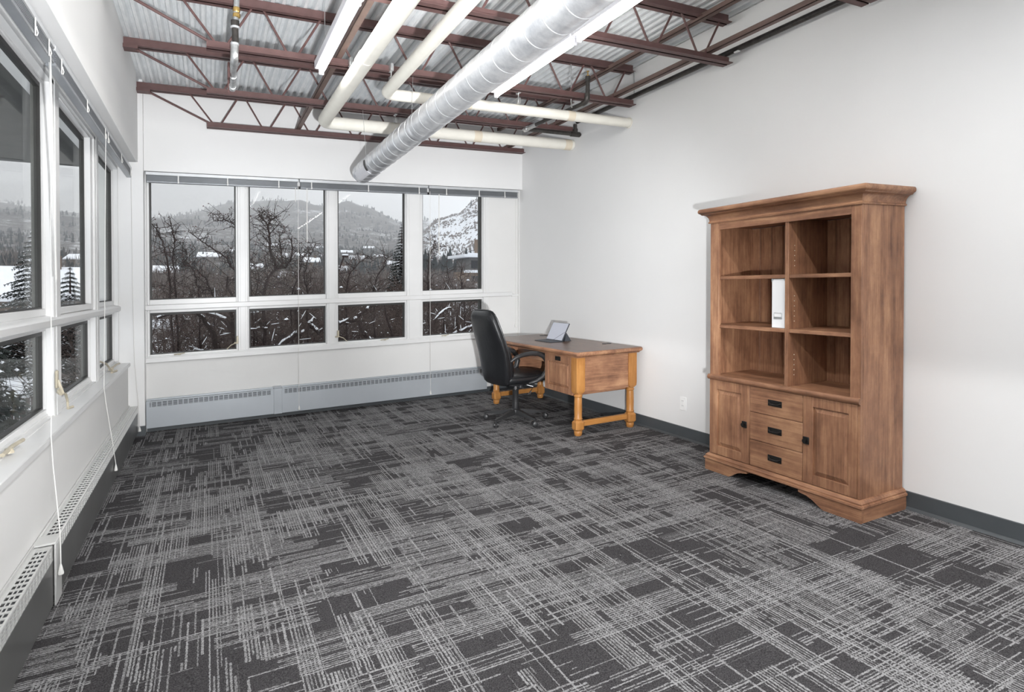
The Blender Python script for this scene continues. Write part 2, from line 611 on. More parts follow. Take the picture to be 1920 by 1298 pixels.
obj('solid_bay', MB().box(-0.86, -0.78, YREAR, 1.48, 0.70, 2.60), 'trim', wlf, smooth=0)
obj('exterior_cladding', MB().box(-0.862, -0.829, 1.31, 1.48, 0.74, 2.56).box(-0.862, -0.829, 2.68, 2.85, 0.74, 2.56).box(-0.862, -0.829, 4.050, 4.220, 0.74, 2.56)
    .box(-0.862, -0.829, 5.42, 5.575, 0.74, 2.56).box(-0.862, -0.829, 6.695, 7.05, 0.74, 2.56).box(-0.862, -0.829, 1.31, 6.9, 2.56, 2.60).box(-0.862, -0.829, 1.31, 6.9, 0.70, 0.765), 'extframe', wlf, smooth=0)
obj('trim_3', MB().prism([(-0.855, 1.222), (-0.855, 1.285), (-0.80, 1.285), (-0.755, 1.272), (-0.747, 1.262), (-0.747, 1.232), (-0.76, 1.222)], 1, 1.48, 6.712), 'trim', kind='structure')
obj('trim_4', MB().box(-0.86, -0.673, YREAR, 6.712, 0.688, 0.722, 0.005).box(-0.86, -0.768, YREAR, 6.70, 0.718, 0.730, 0.003).box(-0.86, -0.795, YREAR, 6.70, 0.728, 0.742, 0.003), 'trim', kind='structure')
obj('trim_5', MB().box(-0.693, -0.565, 6.713, 6.706, 0.0, 0.0445).box(-0.600, -0.550, 6.700, 6.712, 0.0, 0.095), 'base', kind='structure')


def window(n, u0, u1, mp, zs, gz, gu, deep, casement=False, front=0.022):
    """one bay: upper and lower sash. axes (u, depth, z) through mp"""
    w_ = structure('window_%d' % n, mp((u0 + u1) / 2, 0.05, zs[0]))
    for part in (0, 1):
        z0, z1 = (zs[0], zs[1]) if part == 0 else (zs[2], zs[3])
        g0, g1 = gz[part * 2], gz[part * 2 + 1]
        a, b = gu
        if casement and part == 1:
            b = b - 0.085
        mm = MB(mp).ring_frame(u0, u1, z0, z1, a - 0.006, b + 0.006, g0 - 0.006, g1 + 0.006, front if not (casement and part == 1) else front - 0.022, deep + 0.016, 0.003)
        obj('sash', mm, 'trim', w_)
        mm = MB(mp).ring_frame(a - 0.008, b + 0.008, g0 - 0.008, g1 + 0.008, a + 0.010, b - 0.006, g0 + 0.003, g1 - 0.018, deep - 0.006, deep + 0.02)
        obj('gasket', mm, 'gasket', w_, smooth=0)
        mm = MB(mp).box(a - 0.004, b + 0.004, deep + 0.002, deep + 0.008, g0 - 0.004, g1 + 0.004)
        obj('pane', mm, 'glass', w_, smooth=0)
    return w_


mpb = lambda u, d, z: (u, 6.862 + d, z)
bw = []
for i, (u0, u1, ga, gb) in enumerate(((-0.545, 0.285, -0.517, 0.262), (0.382, 1.200, 0.400, 1.187), (1.310, 2.138, 1.335, 2.118), (2.318, 3.152, 2.349, 3.138))):
    bw.append(window(i + 1, u0, u1, mpb, (0.745, 1.214, 1.267, 2.595), (0.772, 1.180, 1.325, 2.520), (ga, gb), 0.066))
mpl = lambda u, d, z: (-0.765 - d, u, z)
lw = []
for i, (u0, u1) in enumerate(((1.48, 2.68), (2.85, 4.05), (4.22, 5.42), (5.575, 6.70))):
    lw.append(window(i + 5, u0, u1, mpl, (0.735, 1.224, 1.284, 2.585), (0.775, 1.195, 1.330, 2.555), (u0 + 0.012, u1 - 0.012), 0.058, casement=(i == 2), front=0.036))


def latch_back(wd, x, z, side):
    mm = MB().box(x - 0.008, x + 0.012, 6.845, 6.875, z - 0.035, z + 0.045, 0.004).box(x - 0.03, x, 6.85, 6.868, z - 0.035, z - 0.018, 0.003)
    mm.tube([(x, 6.855, z - 0.02), (x + side * 0.06, 6.85, z - 0.045), (x + side * 0.10, 6.852, z - 0.085)], 0.005, 6)
    obj('latch', mm, 'bronzehw', wd)


latch_back(bw[0], 0.275, 0.86, -1)
latch_back(bw[2], 1.322, 0.855, 1)
for wd, x in ((bw[0], -0.26), (bw[2], 1.86), (bw[3], 2.62)):
    obj('crank_stub', MB().tube([(x - 0.05, 6.842, 0.757), (x, 6.835, 0.762), (x + 0.045, 6.842, 0.768)], 0.006, 6).lathe((x, 6.838, 0.752), [(0.014, 0), (0.010, 0.012)], 8), 'bronzehw', wd)

# casement cranks on the left wall
cr = MB().box(-0.738, -0.724, 3.995, 4.028, 0.885, 0.985, 0.005)
cr.tube([(-0.725, 4.01, 0.93), (-0.712, 4.0, 0.885), (-0.70, 3.985, 0.86), (-0.695, 4.03, 0.845), (-0.692, 4.06, 0.80), (-0.69, 4.055, 0.765)], [0.007, 0.009, 0.008, 0.007, 0.006, 0.006], 8)
cr.tube([(-0.69, 4.05, 0.763), (-0.672, 4.085, 0.763)], 0.008, 8).tube([(-0.722, 3.98, 0.868), (-0.70, 3.94, 0.86), (-0.71, 3.93, 0.89)], 0.008, 6)
for i in range(len(cr.v)):
    p = cr.v[i]
    cr.v[i] = (p[0] - 0.02, p[1] + 0.02, p[2] - 0.005)
obj('crank', cr, 'bronzehw', lw[1])
obj('crank', MB().tube([(-0.785, 5.44, 0.855), (-0.76, 5.55, 0.865), (-0.735, 5.66, 0.835), (-0.71, 5.76, 0.765), (-0.705, 5.80, 0.748)], [0.008, 0.008, 0.008, 0.007, 0.006], 8).tube([(-0.71, 5.77, 0.748), (-0.688, 5.86, 0.748)], 0.010, 8), 'bronzehw', lw[3])
obj('latch', MB().tube([(-0.76, 6.03, 0.742), (-0.75, 6.10, 0.750), (-0.735, 6.30, 0.758), (-0.73, 6.42, 0.752)], 0.008, 8).lathe((-0.75, 6.08, 0.732), [(0.02, 0), (0.014, 0.02)], 10), 'bronzehw', lw[3])
obj('latch', MB().tube([(-0.762, 3.10, 0.742), (-0.757, 3.22, 0.752), (-0.748, 3.34, 0.750)], 0.009, 8).lathe((-0.76, 3.18, 0.732), [(0.02, 0), (0.014, 0.02)], 10), 'bronzehw', lw[1])
for z in (1.50, 1.95, 2.4):
    obj('hinge', MB().box(-0.79, -0.778, 5.385, 5.402, z, z + 0.05, 0.002), 'chrome', lw[2])

# ------------------------------------------------------------------ ceiling deck, in sheets
ceil = structure('ceiling', (1.5, 3, ZDECK))
P_ = 0.0735
y0, y1 = YREAR - 0.1, 7.05
SH = 0.882
x = -0.94
prof1 = [(0.0, 0.040), (0.012, 0.040), (0.026, 0.0), (0.048, 0.0), (0.062, 0.040)]
first = None
nsh = 0
while x < XR + 0.05:
    m = MB()
    pts = []
    for i in range(12):
        for (dx, dz) in prof1:
            pts.append((x + i * P_ + dx, ZDECK + dz + (0.001 if nsh % 2 else 0)))
    pts.append((x + 12 * P_, ZDECK + 0.040))
    lo = [(px, y0, pz) for px, pz in pts] + [(px, y1, pz) for px, pz in pts]
    n = len(pts)
    m.add(lo, [(j, j + 1, n + j + 1, n + j) for j in range(n - 1)])
    if first is None:
        first = obj('deck_sheet', m, 'deck', ceil, smooth=0)
        first_x = x
    else:
        rep(first, dx=x - first_x)
    x += 12 * P_
    nsh += 1
obj('roof_slab', MB().box(-0.95, XR + 0.15, y0, 7.06, ZDECK + 0.05, ZDECK + 0.25), 'heaterdark', ceil, smooth=0)
obj('deck_edge_angle', MB().box(XR - 0.012, XR, YREAR, YB, ZDECK - 0.004, ZDECK + 0.03), 'steel', ceil, smooth=0)


# ------------------------------------------------------------------ roof joists
def angle_pair(m, x0, x1, y, z0, z1, gap=0.010, leg=0.042, t=0.006, up=True):
    """two back to back angles running along X"""
    for s in (-1, 1):
        ya = y + s * gap / 2
        yb = y + s * (gap / 2 + leg)
        m.box(x0, x1, ya, ya + s * t, z0, z1)
        if up:
            m.box(x0, x1, ya, yb, z1 - t, z1)
        else:
            m.box(x0, x1, ya, yb, z0, z0 + t)


def joist(y, label):
    r = thing('roof_joist', label, 'roof joist', (1.5, y, 3.05), 'roof joists under the deck')
    m = MB()
    angle_pair(m, XL - 0.02, 3.615, y, 3.348, 3.418, up=False)
    m.box(XL - 0.02, XL + 0.10, y - 0.05, y + 0.05, 3.325, 3.348)
    obj('top_chord', m, 'maroon', r, smooth=0)
    m = MB()
    angle_pair(m, 0.0, 3.622, y, 3.036, 3.092, leg=0.046, up=False)
    obj('bottom_chord', m, 'maroon', r, smooth=0)
    obj('end_diagonal', MB().tube([(XL + 0.08, y, 3.335), (0.02, y, 3.085)], 0.0105, 8), 'maroon', r)
    p, b0 = 0.464, 0.09
    protoA = obj('web', MB().tube([(b0 + 0.034, y, 3.075), (b0 + p / 2 - 0.034, y, 3.365)], 0.0085, 7), 'maroon', r)
    protoB = obj('web', MB().tube([(b0 + p / 2 + 0.034, y, 3.365), (b0 + p - 0.034, y, 3.075)], 0.0085, 7), 'maroon', r)
    for i in range(1, 7):
        rep(protoA, dx=i * p)
        rep(protoB, dx=i * p)
    rep(protoA, dx=7 * p)
    obj('web', MB().tube([(-0.155, y, 3.365), (0.06, y, 3.075)], 0.0085, 7), 'maroon', r)
    return r


J = [6.66, 5.53, 4.49, 3.34, 2.24]
JL = ['maroon steel roof joist hanging just in front of the back window wall',
      'maroon steel roof joist second from the back window wall, above the thick white pipe run',
      'maroon steel roof joist third from the back wall, above the strip light ends',
      'maroon steel roof joist fourth from the back wall, crossing the duct and light row',
      'maroon steel roof joist nearest the viewer, only its wall end showing high above bookcase']
for y, l in zip(J, JL):
    joist(y, l)


def bridging(x, z, y0, y1, label, mat='maroon'):
    m = MB().box(x - 0.022, x + 0.022, y0, y1, z, z + 0.005).box(x - 0.022, x - 0.017, y0, y1, z, z + 0.04)
    o = obj('bridging_angle', m, mat, base=(x, (y0 + y1) / 2, z), smooth=0, label=label, cat='angle iron', group='bridging angles across the joists')
    return o


bridging(3.33, 3.325, YREAR, YB, 'upper maroon bridging angle running along the joists close to the deck edge', 'brown')
bridging(3.415, 3.093, YREAR, YB, 'lower brown bridging angle lying on the joist bottom chords beside the plain wall', 'brown')
bridging(0.875, 3.093, YREAR, YB, 'thin brown bridging angle crossing the joists beside the thick white pipe', 'brown')

# ------------------------------------------------------------------ spiral duct
A0, A1 = Vector((1.435, 6.12, 2.565)), Vector((1.385, YREAR, 2.655))
RD = 0.101
ax = (A1 - A0).normalized()
dr = thing('spiral_duct', 'long silver spiral air duct hanging slantwise under the joists', 'air duct', (1.43, 4.5, 2.57))
obj('pipe_body', MB().tube([A0 + ax * 0.02, A0 + ax * 1.86, A0 + ax * 1.861, A1], [RD, RD, RD + 0.003, RD + 0.003], 48), 'duct', dr)
obj('end_cap', MB().tube([A0 - ax * 0.004, A0, A0 + ax * 0.03, A0 + ax * 0.034], [RD - 0.004, RD + 0.003, RD + 0.003, RD], 48), 'duct', dr)
t = 0.12
ring = obj('seam', MB().tube([A0 + ax * (t - 0.007), A0 + ax * (t - 0.002), A0 + ax * (t + 0.002), A0 + ax * (t + 0.007)], [RD, RD + 0.0046, RD + 0.0046, RD], 40), 'duct', dr)
k_ = 1
while t + k_ * 0.17 < 5.6:
    d = ax * (k_ * 0.17)
    c = rep(ring, indoor=False)
    c.location = ring.location + Vector((d.x, d.y, d.z + SHEAR * d.x))
    k_ += 1
obj('collar', MB().tube([A0 + ax * 1.835, A0 + ax * 1.84, A0 + ax * 1.91, A0 + ax * 1.915], [RD + 0.002, RD + 0.0055, RD + 0.0055, RD + 0.002], 48), 'duct', dr)


def curved_plate(t0, t1, a0, a1, rr, name, mat):
    sd = Vector((1, 0, 0))
    rings = []
    for tt in (t0, t1):
        row = []
        for r2 in (rr, rr + 0.004):
            aa = [a0 + (a1 - a0) * i / 10 for i in range(11)]
            if r2 > rr: aa = aa[::-1]
            for a in aa:
                c = A0 + ax * tt
                row.append((c.x + math.sin(a) * r2, c.y, c.z - math.cos(a) * r2))
        rings.append(row)
    obj(name, MB().loft(rings, True), mat, dr)


curved_plate(0.10, 0.50, -1.35, -0.35, RD + 0.002, 'register_plate', 'fixture')
curved_plate(0.10, 0.56, 0.35, 1.25, RD + 0.002, 'register_plate', 'fixture')
curved_plate(0.50, 0.535, -1.75, -0.75, RD + 0.004, 'damper_clip', 'gasket')
curved_plate(0.56, 0.59, 0.95, 1.30, RD + 0.004, 'damper_clip', 'gasket')
obj('hanger_wire', MB().tube([(1.33, 5.53, 2.60), (1.30, 5.53, 3.04)], 0.0016, 5), 'steel', dr)
obj('hanger_wire', MB().tube([(1.44, 4.49, 2.70), (1.45, 4.49, 3.04)], 0.0016, 5), 'steel', dr)


# ------------------------------------------------------------------ white insulated pipes
def bend(p0, c, p1, r, n=7):
    """points along a rounded corner at c between p0 and p1"""
    p0, c, p1 = Vector(p0), Vector(c), Vector(p1)
    a, b = c + (p0 - c).normalized() * r, c + (p1 - c).normalized() * r
    out = []
    for i in range(n + 1):
        tt = i / n
        out.append(tuple((1 - tt) ** 2 * a + 2 * tt * (1 - tt) * c + tt * tt * b))
    return out


pa = thing('insulated_pipe', 'thick white insulated pipe turning a corner below the joists', 'pipe', (0.945, 5.6, 2.91))
pts = [(0.945, YREAR + 0.02, 2.91)] + bend((0.945, 0, 2.91), (0.952, 5.60, 2.912), (2, 5.60, 2.912), 0.10) + [(XR - 0.004, 5.60, 2.913)]
obj('insulation', MB().tube(pts, 0.058, 22), 'insul', pa)
for xx in (2.45, 3.55):
    obj('tape_band', MB().tube([(xx, 5.60, 2.913), (xx + 0.085, 5.60, 2.913)], 0.0592, 22), 'insulband', pa)
obj('tape_band', MB().tube([(0.945, 3.9, 2.91), (0.945, 4.02, 2.91)], 0.0588, 22), 'insul', pa)
pbp = thing('insulated_pipe', 'slimmer white insulated pipe bending to the plain wall under the third joist', 'pipe', (1.258, 4.6, 2.91))
pts = [(1.250, YREAR + 0.02, 2.91)] + bend((1.25, 0, 2.91), (1.258, 4.60, 2.91), (2, 4.60, 2.91), 0.085) + [(XR - 0.004, 4.60, 2.91)]
obj('insulation', MB().tube(pts, 0.045, 20), 'insul', pbp)
for xx in (1.92, 2.95):
    obj('tape_band', MB().tube([(xx, 4.60, 2.91), (xx + 0.075, 4.60, 2.91)], 0.0462, 20), 'insulband', pbp)
obj('end_collar', MB().tube([(XR - 0.012, 4.60, 2.91), (XR - 0.002, 4.60, 2.91)], 0.052, 20), 'insul', pbp)


def beam_clamp(x, y, z0, z1, label):
    m = MB().box(x - 0.012, x + 0.012, y - 0.03, y + 0.03, z1 - 0.01, z1 + 0.05, 0.003)
    m.tube([(x, y, z1), (x, y, z0)], 0.005, 6).box(x - 0.016, x + 0.016, y - 0.02, y + 0.02, z0, z0 + 0.05, 0.004)
    obj('pipe_hanger', m, 'steel', base=(x, y, z1), label=label, cat='pipe hanger', group='pipe hangers on the joists')


beam_clamp(1.62, 5.56, 2.955, 3.04, 'steel hanger clamp holding the thick white pipe run near the duct')
beam_clamp(2.42, 4.545, 2.945, 3.04, 'steel hanger clamp holding the slim white pipe run beside the light')
beam_clamp(1.262, 4.44, 2.945, 3.04, 'steel hanger clamp at the corner of the slim white pipe')
beam_clamp(0.955, 4.44, 2.955, 3.04, 'steel hanger clamp over the thick white pipe at the third joist')

# ------------------------------------------------------------------ sprinkler branches
sp1 = thing('sprinkler_branch', 'silver sprinkler pipe with brass and black fittings near the left header', 'sprinkler pipe', (0.17, 4.4, 2.97))
obj('drop_pipe', MB().tube([(0.188, 4.40, 3.42), (0.176, 4.40, 3.17)], 0.019, 14), 'steel', sp1)
obj('brass_nipple', MB().lathe((0.183, 4.40, 3.235), [(0.018, 0), (0.024, 0.006), (0.024, 0.028), (0.017, 0.034), (0.023, 0.046), (0.023, 0.068), (0.017, 0.074)], 12), 'brass', sp1)
obj('black_sleeve', MB().tube([(0.176, 4.40, 3.06), (0.173, 4.40, 3.20)], 0.021, 14).tube([(0.174, 4.40, 3.175), (0.174, 4.40, 3.215)], 0.027, 14), 'blackpipe', sp1)
obj('coupling', MB().tube([(0.174, 4.40, 3.163), (0.174, 4.40, 3.176)], 0.029, 14).tube([(0.171, 4.40, 3.05), (0.171, 4.40, 3.064)], 0.027, 14), 'headrail', sp1)
obj('elbow', MB().tube([(0.170, 4.40, 3.05)] + bend((0.17, 4.40, 3.1), (0.169, 4.40, 2.955), (0.17, 5.0, 2.955), 0.045) + [(0.170, 4.55, 2.955)], 0.026, 14), 'steel', sp1)
obj('branch_pipe', MB().tube([(0.170, 4.53, 2.955), (0.178, 5.00, 2.955)], 0.020, 14).tube([(0.173, 4.74, 2.955), (0.173, 4.765, 2.955)], 0.026, 14), 'steel', sp1)
obj('end_cap', MB().tube([(0.178, 4.985, 2.955), (0.178, 5.04, 2.955), (0.178, 5.052, 2.955)], [0.025, 0.025, 0.014], 14), 'steel', sp1)
obj('clamp', MB().box(0.135, 0.152, 4.70, 4.78, 2.93, 3.04, 0.004).tube([(0.14, 4.74, 3.0), (0.142, 4.80, 2.85)], 0.006, 6), 'maroon', sp1)

sp2 = thing('sprinkler_branch', 'dark steel sprinkler pipe with an upright brass head near the plain wall', 'sprinkler pipe', (3.04, 4.40, 2.99))
obj('sprig_pipe', MB().tube([(3.045, 4.40, 3.185), (3.042, 4.40, 3.03)], 0.019, 14).tube([(3.045, 4.40, 3.17), (3.045, 4.40, 3.215)], 0.023, 14), 'blackpipe', sp2)
obj('sprinkler_head', MB().lathe((3.045, 4.40, 3.215), [(0.012, 0), (0.016, 0.008), (0.006, 0.014), (0.005, 0.04), (0.014, 0.043), (0.014, 0.047)], 10), 'brass', sp2)
obj('elbow', MB().tube([(3.042, 4.40, 3.06)] + bend((3.04, 4.4, 3.1), (3.04, 4.40, 2.992), (3.03, 5, 2.992), 0.05) + [(3.038, 4.47, 2.992)], 0.024, 14), 'blackpipe', sp2)
obj('branch_pipe', MB().tube([(3.038, 4.46, 2.992), (2.985, 5.42, 2.992)], 0.019, 14), 'blackpipe', sp2)
obj('coupling', MB().tube([(2.995, 5.24, 2.992), (2.985, 5.44, 2.992)], 0.0225, 14).tube([(2.987, 5.40, 2.992), (2.985, 5.46, 2.992)], 0.027, 14), 'steel', sp2)
obj('cross_pipe', MB().tube([(2.985, 5.44, 2.992), (3.60, 5.44, 2.992)], 0.021, 14), 'blackpipe', sp2)
obj('tee', MB().tube([(3.54, 5.44, 2.992), (3.655, 5.44, 2.992)], 0.028, 14).tube([(3.60, 5.44, 2.98), (3.60, 5.44, 3.05)], 0.028, 14).tube([(3.60, 5.44, 3.0), (3.60, 5.44, 3.10)], 0.02, 12).tube([(3.645, 5.44, 2.992), (3.668, 5.44, 2.992)], 0.018, 8), 'blackpipe', sp2)
sp3 = thing('sprinkler_main', 'black sprinkler main running along the plain wall beneath the joist ends', 'sprinkler pipe', (3.60, 4.0, 3.115))
obj('main_pipe', MB().tube([(3.598, YREAR, 3.117), (3.598, 5.40, 3.117)], 0.022, 14), 'blackpipe', sp3)
obj('hanger_rod', MB().tube([(3.598, 4.44, 3.13), (3.598, 4.44, 3.345)], 0.006, 6), 'steel', sp3)
obj('tag', MB().box(3.575, 3.597, 3.20, 3.24, 3.087, 3.095), 'paper', sp3, smooth=0)
rod = MB().tube([(2.945, 4.52, 3.42), (2.945, 4.52, 3.02)], 0.005, 6).tube([(2.945, 4.52, 3.02), (2.98, 4.56, 2.975)], 0.006, 6)
obj('pipe_hanger', rod, 'steel', base=(2.945, 4.52, 3.42), label='long thin steel hanger rod beside the dark sprinkler pipe', cat='pipe hanger', group='pipe hangers on the joists')


# ------------------------------------------------------------------ strip lights
def strip_light(x, y0, y1, z, label):
    r = thing('strip_light', label, 'ceiling light', (x, (y0 + y1) / 2, z), 'fluorescent strip lights in two rows')
    obj('housing', MB().box(x - 0.040, x + 0.040, y0, y1, z + 0.018, z + 0.075, 0.004), 'fixture', r)
    obj('tube', MB().tube([(x + 0.006, y0 + 0.03, z - 0.008), (x + 0.006, y1 - 0.03, z - 0.008)], 0.0145, 12), 'tube', r)
    for (a, b) in ((y0 + 0.012, y0 + 0.03), (y1 - 0.03, y1 - 0.012)):
        obj('lamp_holder', MB().box(x - 0.012, x + 0.024, a, b, z - 0.026, z + 0.02, 0.003), 'fixture', r)
    for yy in (y0 + 0.2, y1 - 0.2):
        obj('hanger', MB().tube([(x, yy, z + 0.07), (x, yy, 3.42)], 0.002, 5), 'steel', r)
    return r


strip_light(0.735, 3.24, 4.44, 2.958, 'lit fluorescent strip light left of the thick white pipe')
strip_light(0.735, 2.02, 3.22, 2.958, 'lit fluorescent strip light behind the thick white pipe, cut by the picture top')
strip_light(2.140, 3.235, 4.445, 2.955, 'lit fluorescent strip light with white housing, its end above the slim white pipe')
strip_light(2.140, 2.02, 3.225, 2.955, 'lit fluorescent strip light right of the duct, cut by the picture top')


# ------------------------------------------------------------------ baseboard heaters
def heater(name, label, mp, u0, u1, zt, zb, group, frontmat, bodymat, first_slot, pitch, top_slots=False):
    """axes (u, d, z): d = 0 at the front face, growing towards the wall"""
    c = mp((u0 + u1) / 2, 0.05, zb)
    r = thing(name, label, 'baseboard heater', c, group)
    obj('front_panel', MB(mp).box(u0, u1, 0.0, 0.008, zb, zt - 0.064, 0.002), frontmat, r)
    obj('top_rail', MB(mp).box(u0, u1, 0.0, 0.012, zt - 0.016, zt - 0.002, 0.003).box(u0, u1, 0.0, 0.008, zt - 0.066, zt - 0.060), bodymat, r)
    obj('casing', MB(mp).box(u0, u1, 0.066, 0.076, zb + 0.02, zt + 0.012, 0.002).box(u0, u1, 0.052, 0.07, zt - 0.004, zt, 0.0).box(u0, u0 + 0.03, 0.001, 0.07, zb, zt - 0.001).box(u1 - 0.03, u1, 0.001, 0.07, zb, zt - 0.001), bodymat, r)
    obj('fin_core', MB(mp).box(u0 + 0.03, u1 - 0.03, 0.009, 0.05, zb + 0.02, zt - 0.012), 'heaterdark', r, smooth=0)
    lou = MB(mp)
    for i in range(3):
        z = zt - 0.026 - i * 0.013
        lou.box(u0 + 0.03, u1 - 0.03, 0.001, 0.004, z - 0.0024, z + 0.0024)
    if top_slots:
        for i in range(2):
            lou.box(u0 + 0.03, u1 - 0.03, 0.024 + i * 0.014, 0.028 + i * 0.014, zt - 0.008, zt - 0.004)
    obj('louver', lou, bodymat, r, smooth=0)
    bar = MB(mp).box(first_slot, first_slot + 0.009, -0.001, 0.010, zt - 0.064, zt - 0.012)
    if top_slots:
        bar.box(first_slot, first_slot + 0.010, 0.004, 0.056, zt - 0.006, zt - 0.001)
    b0 = obj('grille_bar', bar, bodymat, r, smooth=0)
    n = int((u1 - 0.03 - first_slot) / pitch)
    p0 = Vector(mp(0, 0, 0))
    for i in range(1, n + 1):
        d = Vector(mp(i * pitch, 0, 0)) - p0
        rep(b0, d.x, d.y)
    return r


mph = lambda u, d, z: (u, 6.782 + d, z)
heater('baseboard_heater', 'blue grey baseboard heater under the two back windows by the corner pilaster', mph, -0.552, 0.632, 0.318, 0.048, 'baseboard heaters', 'heater', 'heater', -0.512, 0.0462)
heater('baseboard_heater', 'long blue grey baseboard heater reaching behind the office chair', mph, 0.708, 3.16, 0.318, 0.048, 'baseboard heaters', 'heater', 'heater', 0.722, 0.0475)
obj('heater_joint_cover', MB().box(0.628, 0.712, 6.774, 6.86, 0.045, 0.322, 0.003).box(0.626, 0.714, 6.770, 6.876, 0.322, 0.336, 0.003), 'heater', base=(0.67, 6.82, 0.05),
    label='flat grey joint cover between the two back wall heaters', cat='heater cover', group='heater joint covers')
obj('baseboard_back', MB().box(-0.55, XR, 6.855, 6.88, 0, 0.06), 'base', kind='structure', smooth=0)
mpv = lambda u, d, z: (-0.615 - d, u, z)
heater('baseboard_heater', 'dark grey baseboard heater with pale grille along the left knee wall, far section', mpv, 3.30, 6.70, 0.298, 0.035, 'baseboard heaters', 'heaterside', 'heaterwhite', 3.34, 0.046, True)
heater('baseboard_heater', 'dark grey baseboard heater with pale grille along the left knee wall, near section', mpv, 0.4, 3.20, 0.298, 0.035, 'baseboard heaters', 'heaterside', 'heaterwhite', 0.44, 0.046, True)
obj('heater_joint_cover', MB().box(-0.612, -0.604, 3.195, 3.305, 0.03, 0.300, 0.002).box(-0.690, -0.604, 3.195, 3.305, 0.300, 0.309, 0.002), 'heaterwhite', base=(-0.61, 3.25, 0.03),
    label='pale bent joint cover over the left wall heater', cat='heater cover', group='heater joint covers')
obj('baseboard_left', MB().box(-0.693, -0.672, YREAR, 6.71, 0, 0.075), 'base', kind='structure', smooth=0)


# ------------------------------------------------------------------ venetian blinds, drawn up
def blind(label, mp, u0, u1, zt, zb, tapes, cordu, cord_pts, wand=None, dark_from=None):
    r = thing('venetian_blind', label, 'window blind', mp((u0 + u1) / 2, 0.02, zt), 'drawn up venetian blinds')
    obj('headrail', MB(mp).box(u0, u1, 0.0, 0.045, zt - 0.032, zt, 0.003), 'headrail', r)
    s = MB(mp)
    n = 11
    for i in range(n):
        z = zb + 0.012 + (zt - 0.034 - zb - 0.012) * i / n
        s.box(u0 + 0.01, u1 - 0.01, 0.003 + 0.002 * (i % 2), 0.040 + 0.002 * (i % 3), z + 0.0008, z + 0.0032)
    obj('slat_stack', s, 'slat', r, smooth=0, kind='stuff')
    obj('bottom_rail', MB(mp).box(u0 + 0.008, u1 - 0.008, 0.002, 0.043, zb - 0.004, zb + 0.012, 0.003), 'slat', r)
    for u in tapes:
        obj('ladder_tape', MB(mp).box(u - 0.005, u + 0.005, -0.004, 0.0, zb - 0.006, zt - 0.030, 0.001).tube([(u - 0.008, -0.006, zb + 0.03), (u + 0.008, -0.009, zb + 0.01), (u, -0.007, zb - 0.006)], 0.0022, 5), 'cord', r)
    if cord_pts:
        obj('pull_cord', MB().tube(cord_pts, 0.0022, 5), 'cord', r)
        e = cord_pts[-1]
        obj('tassel', MB().lathe((e[0], e[1], e[2] - 0.045), [(0.011, 0), (0.012, 0.006), (0.006, 0.034), (0.003, 0.046)], 10), 'cord', r)
    if wand:
        obj('tilt_wand', MB().tube(wand, 0.005, 8), 'cord', r)
    return r


mpB = lambda u, d, z: (u, 6.797 + d, z)
blind('drawn up grey blind over the back windows beside the corner pilaster', mpB, -0.545, 0.892, 2.590, 2.488, (-0.26, 0.19, 0.69), 0, [(0.885, 6.78, 2.52), (0.885, 6.776, 1.3), (0.885, 6.772, 0.72), (0.885, 6.766, 0.11)], [(0.86, 6.79, 2.49), (0.86, 6.79, 2.34)])
blind('drawn up grey blind over the middle back windows, ending under the duct', mpB, 0.905, 2.385, 2.590, 2.488, (1.03, 1.66, 2.27), 0, [(2.40, 6.78, 2.52), (2.40, 6.776, 1.3), (2.40, 6.772, 0.72), (2.40, 6.766, 0.11)], [(0.98, 6.79, 2.49), (0.98, 6.79, 1.9)])
blind('drawn up grey blind beside the plain wall', mpB, 2.398, 3.62, 2.590, 2.488, (2.62, 3.06, 3.42), 0, [(3.60, 6.84, 2.49), (3.60, 6.84, 0.85)], [(2.52, 6.79, 2.49), (2.52, 6.79, 1.75)])
mpL = lambda u, d, z: (-0.645 - d, u, z)
blind('drawn up grey blind along the left wall, far one by the pilaster', mpL, 3.50, 6.66, 2.600, 2.500, (3.62, 4.32, 5.02, 5.15, 5.90, 6.55), 0,
      [(-0.645, 5.05, 2.52), (-0.66, 5.05, 1.3), (-0.668, 5.05, 0.726), (-0.658, 5.05, 0.62), (-0.618, 5.06, 0.30), (-0.602, 5.06, 0.16)])
blind('drawn up grey blind along the left wall, near one cut by the picture edge', mpL, 1.4, 3.485, 2.600, 2.500, (2.6, 3.12, 3.36), 0,
      [(-0.645, 3.40, 2.52), (-0.655, 3.42, 1.7), (-0.662, 3.44, 1.0), (-0.667, 3.45, 0.73), (-0.655, 3.42, 0.6), (-0.605, 3.28, 0.33), (-0.592, 3.22, 0.20)],
      [(-0.66, 3.46, 2.5), (-0.70, 3.72, 2.0), (-0.715, 3.84, 1.48)])
obj('loose_cord', MB().tube([(-0.645, 6.62, 2.5), (-0.642, 6.63, 1.5), (-0.632, 6.63, 0.75), (-0.60, 6.60, 0.33), (-0.588, 6.56, 0.12)], 0.0022, 5).lathe((-0.588, 6.56, 0.075), [(0.012, 0), (0.012, 0.01), (0.004, 0.045)], 8), 'cord', base=(-0.645, 6.62, 2.5),
    label='long white pull cord hanging down the corner pilaster', cat='blind cord')


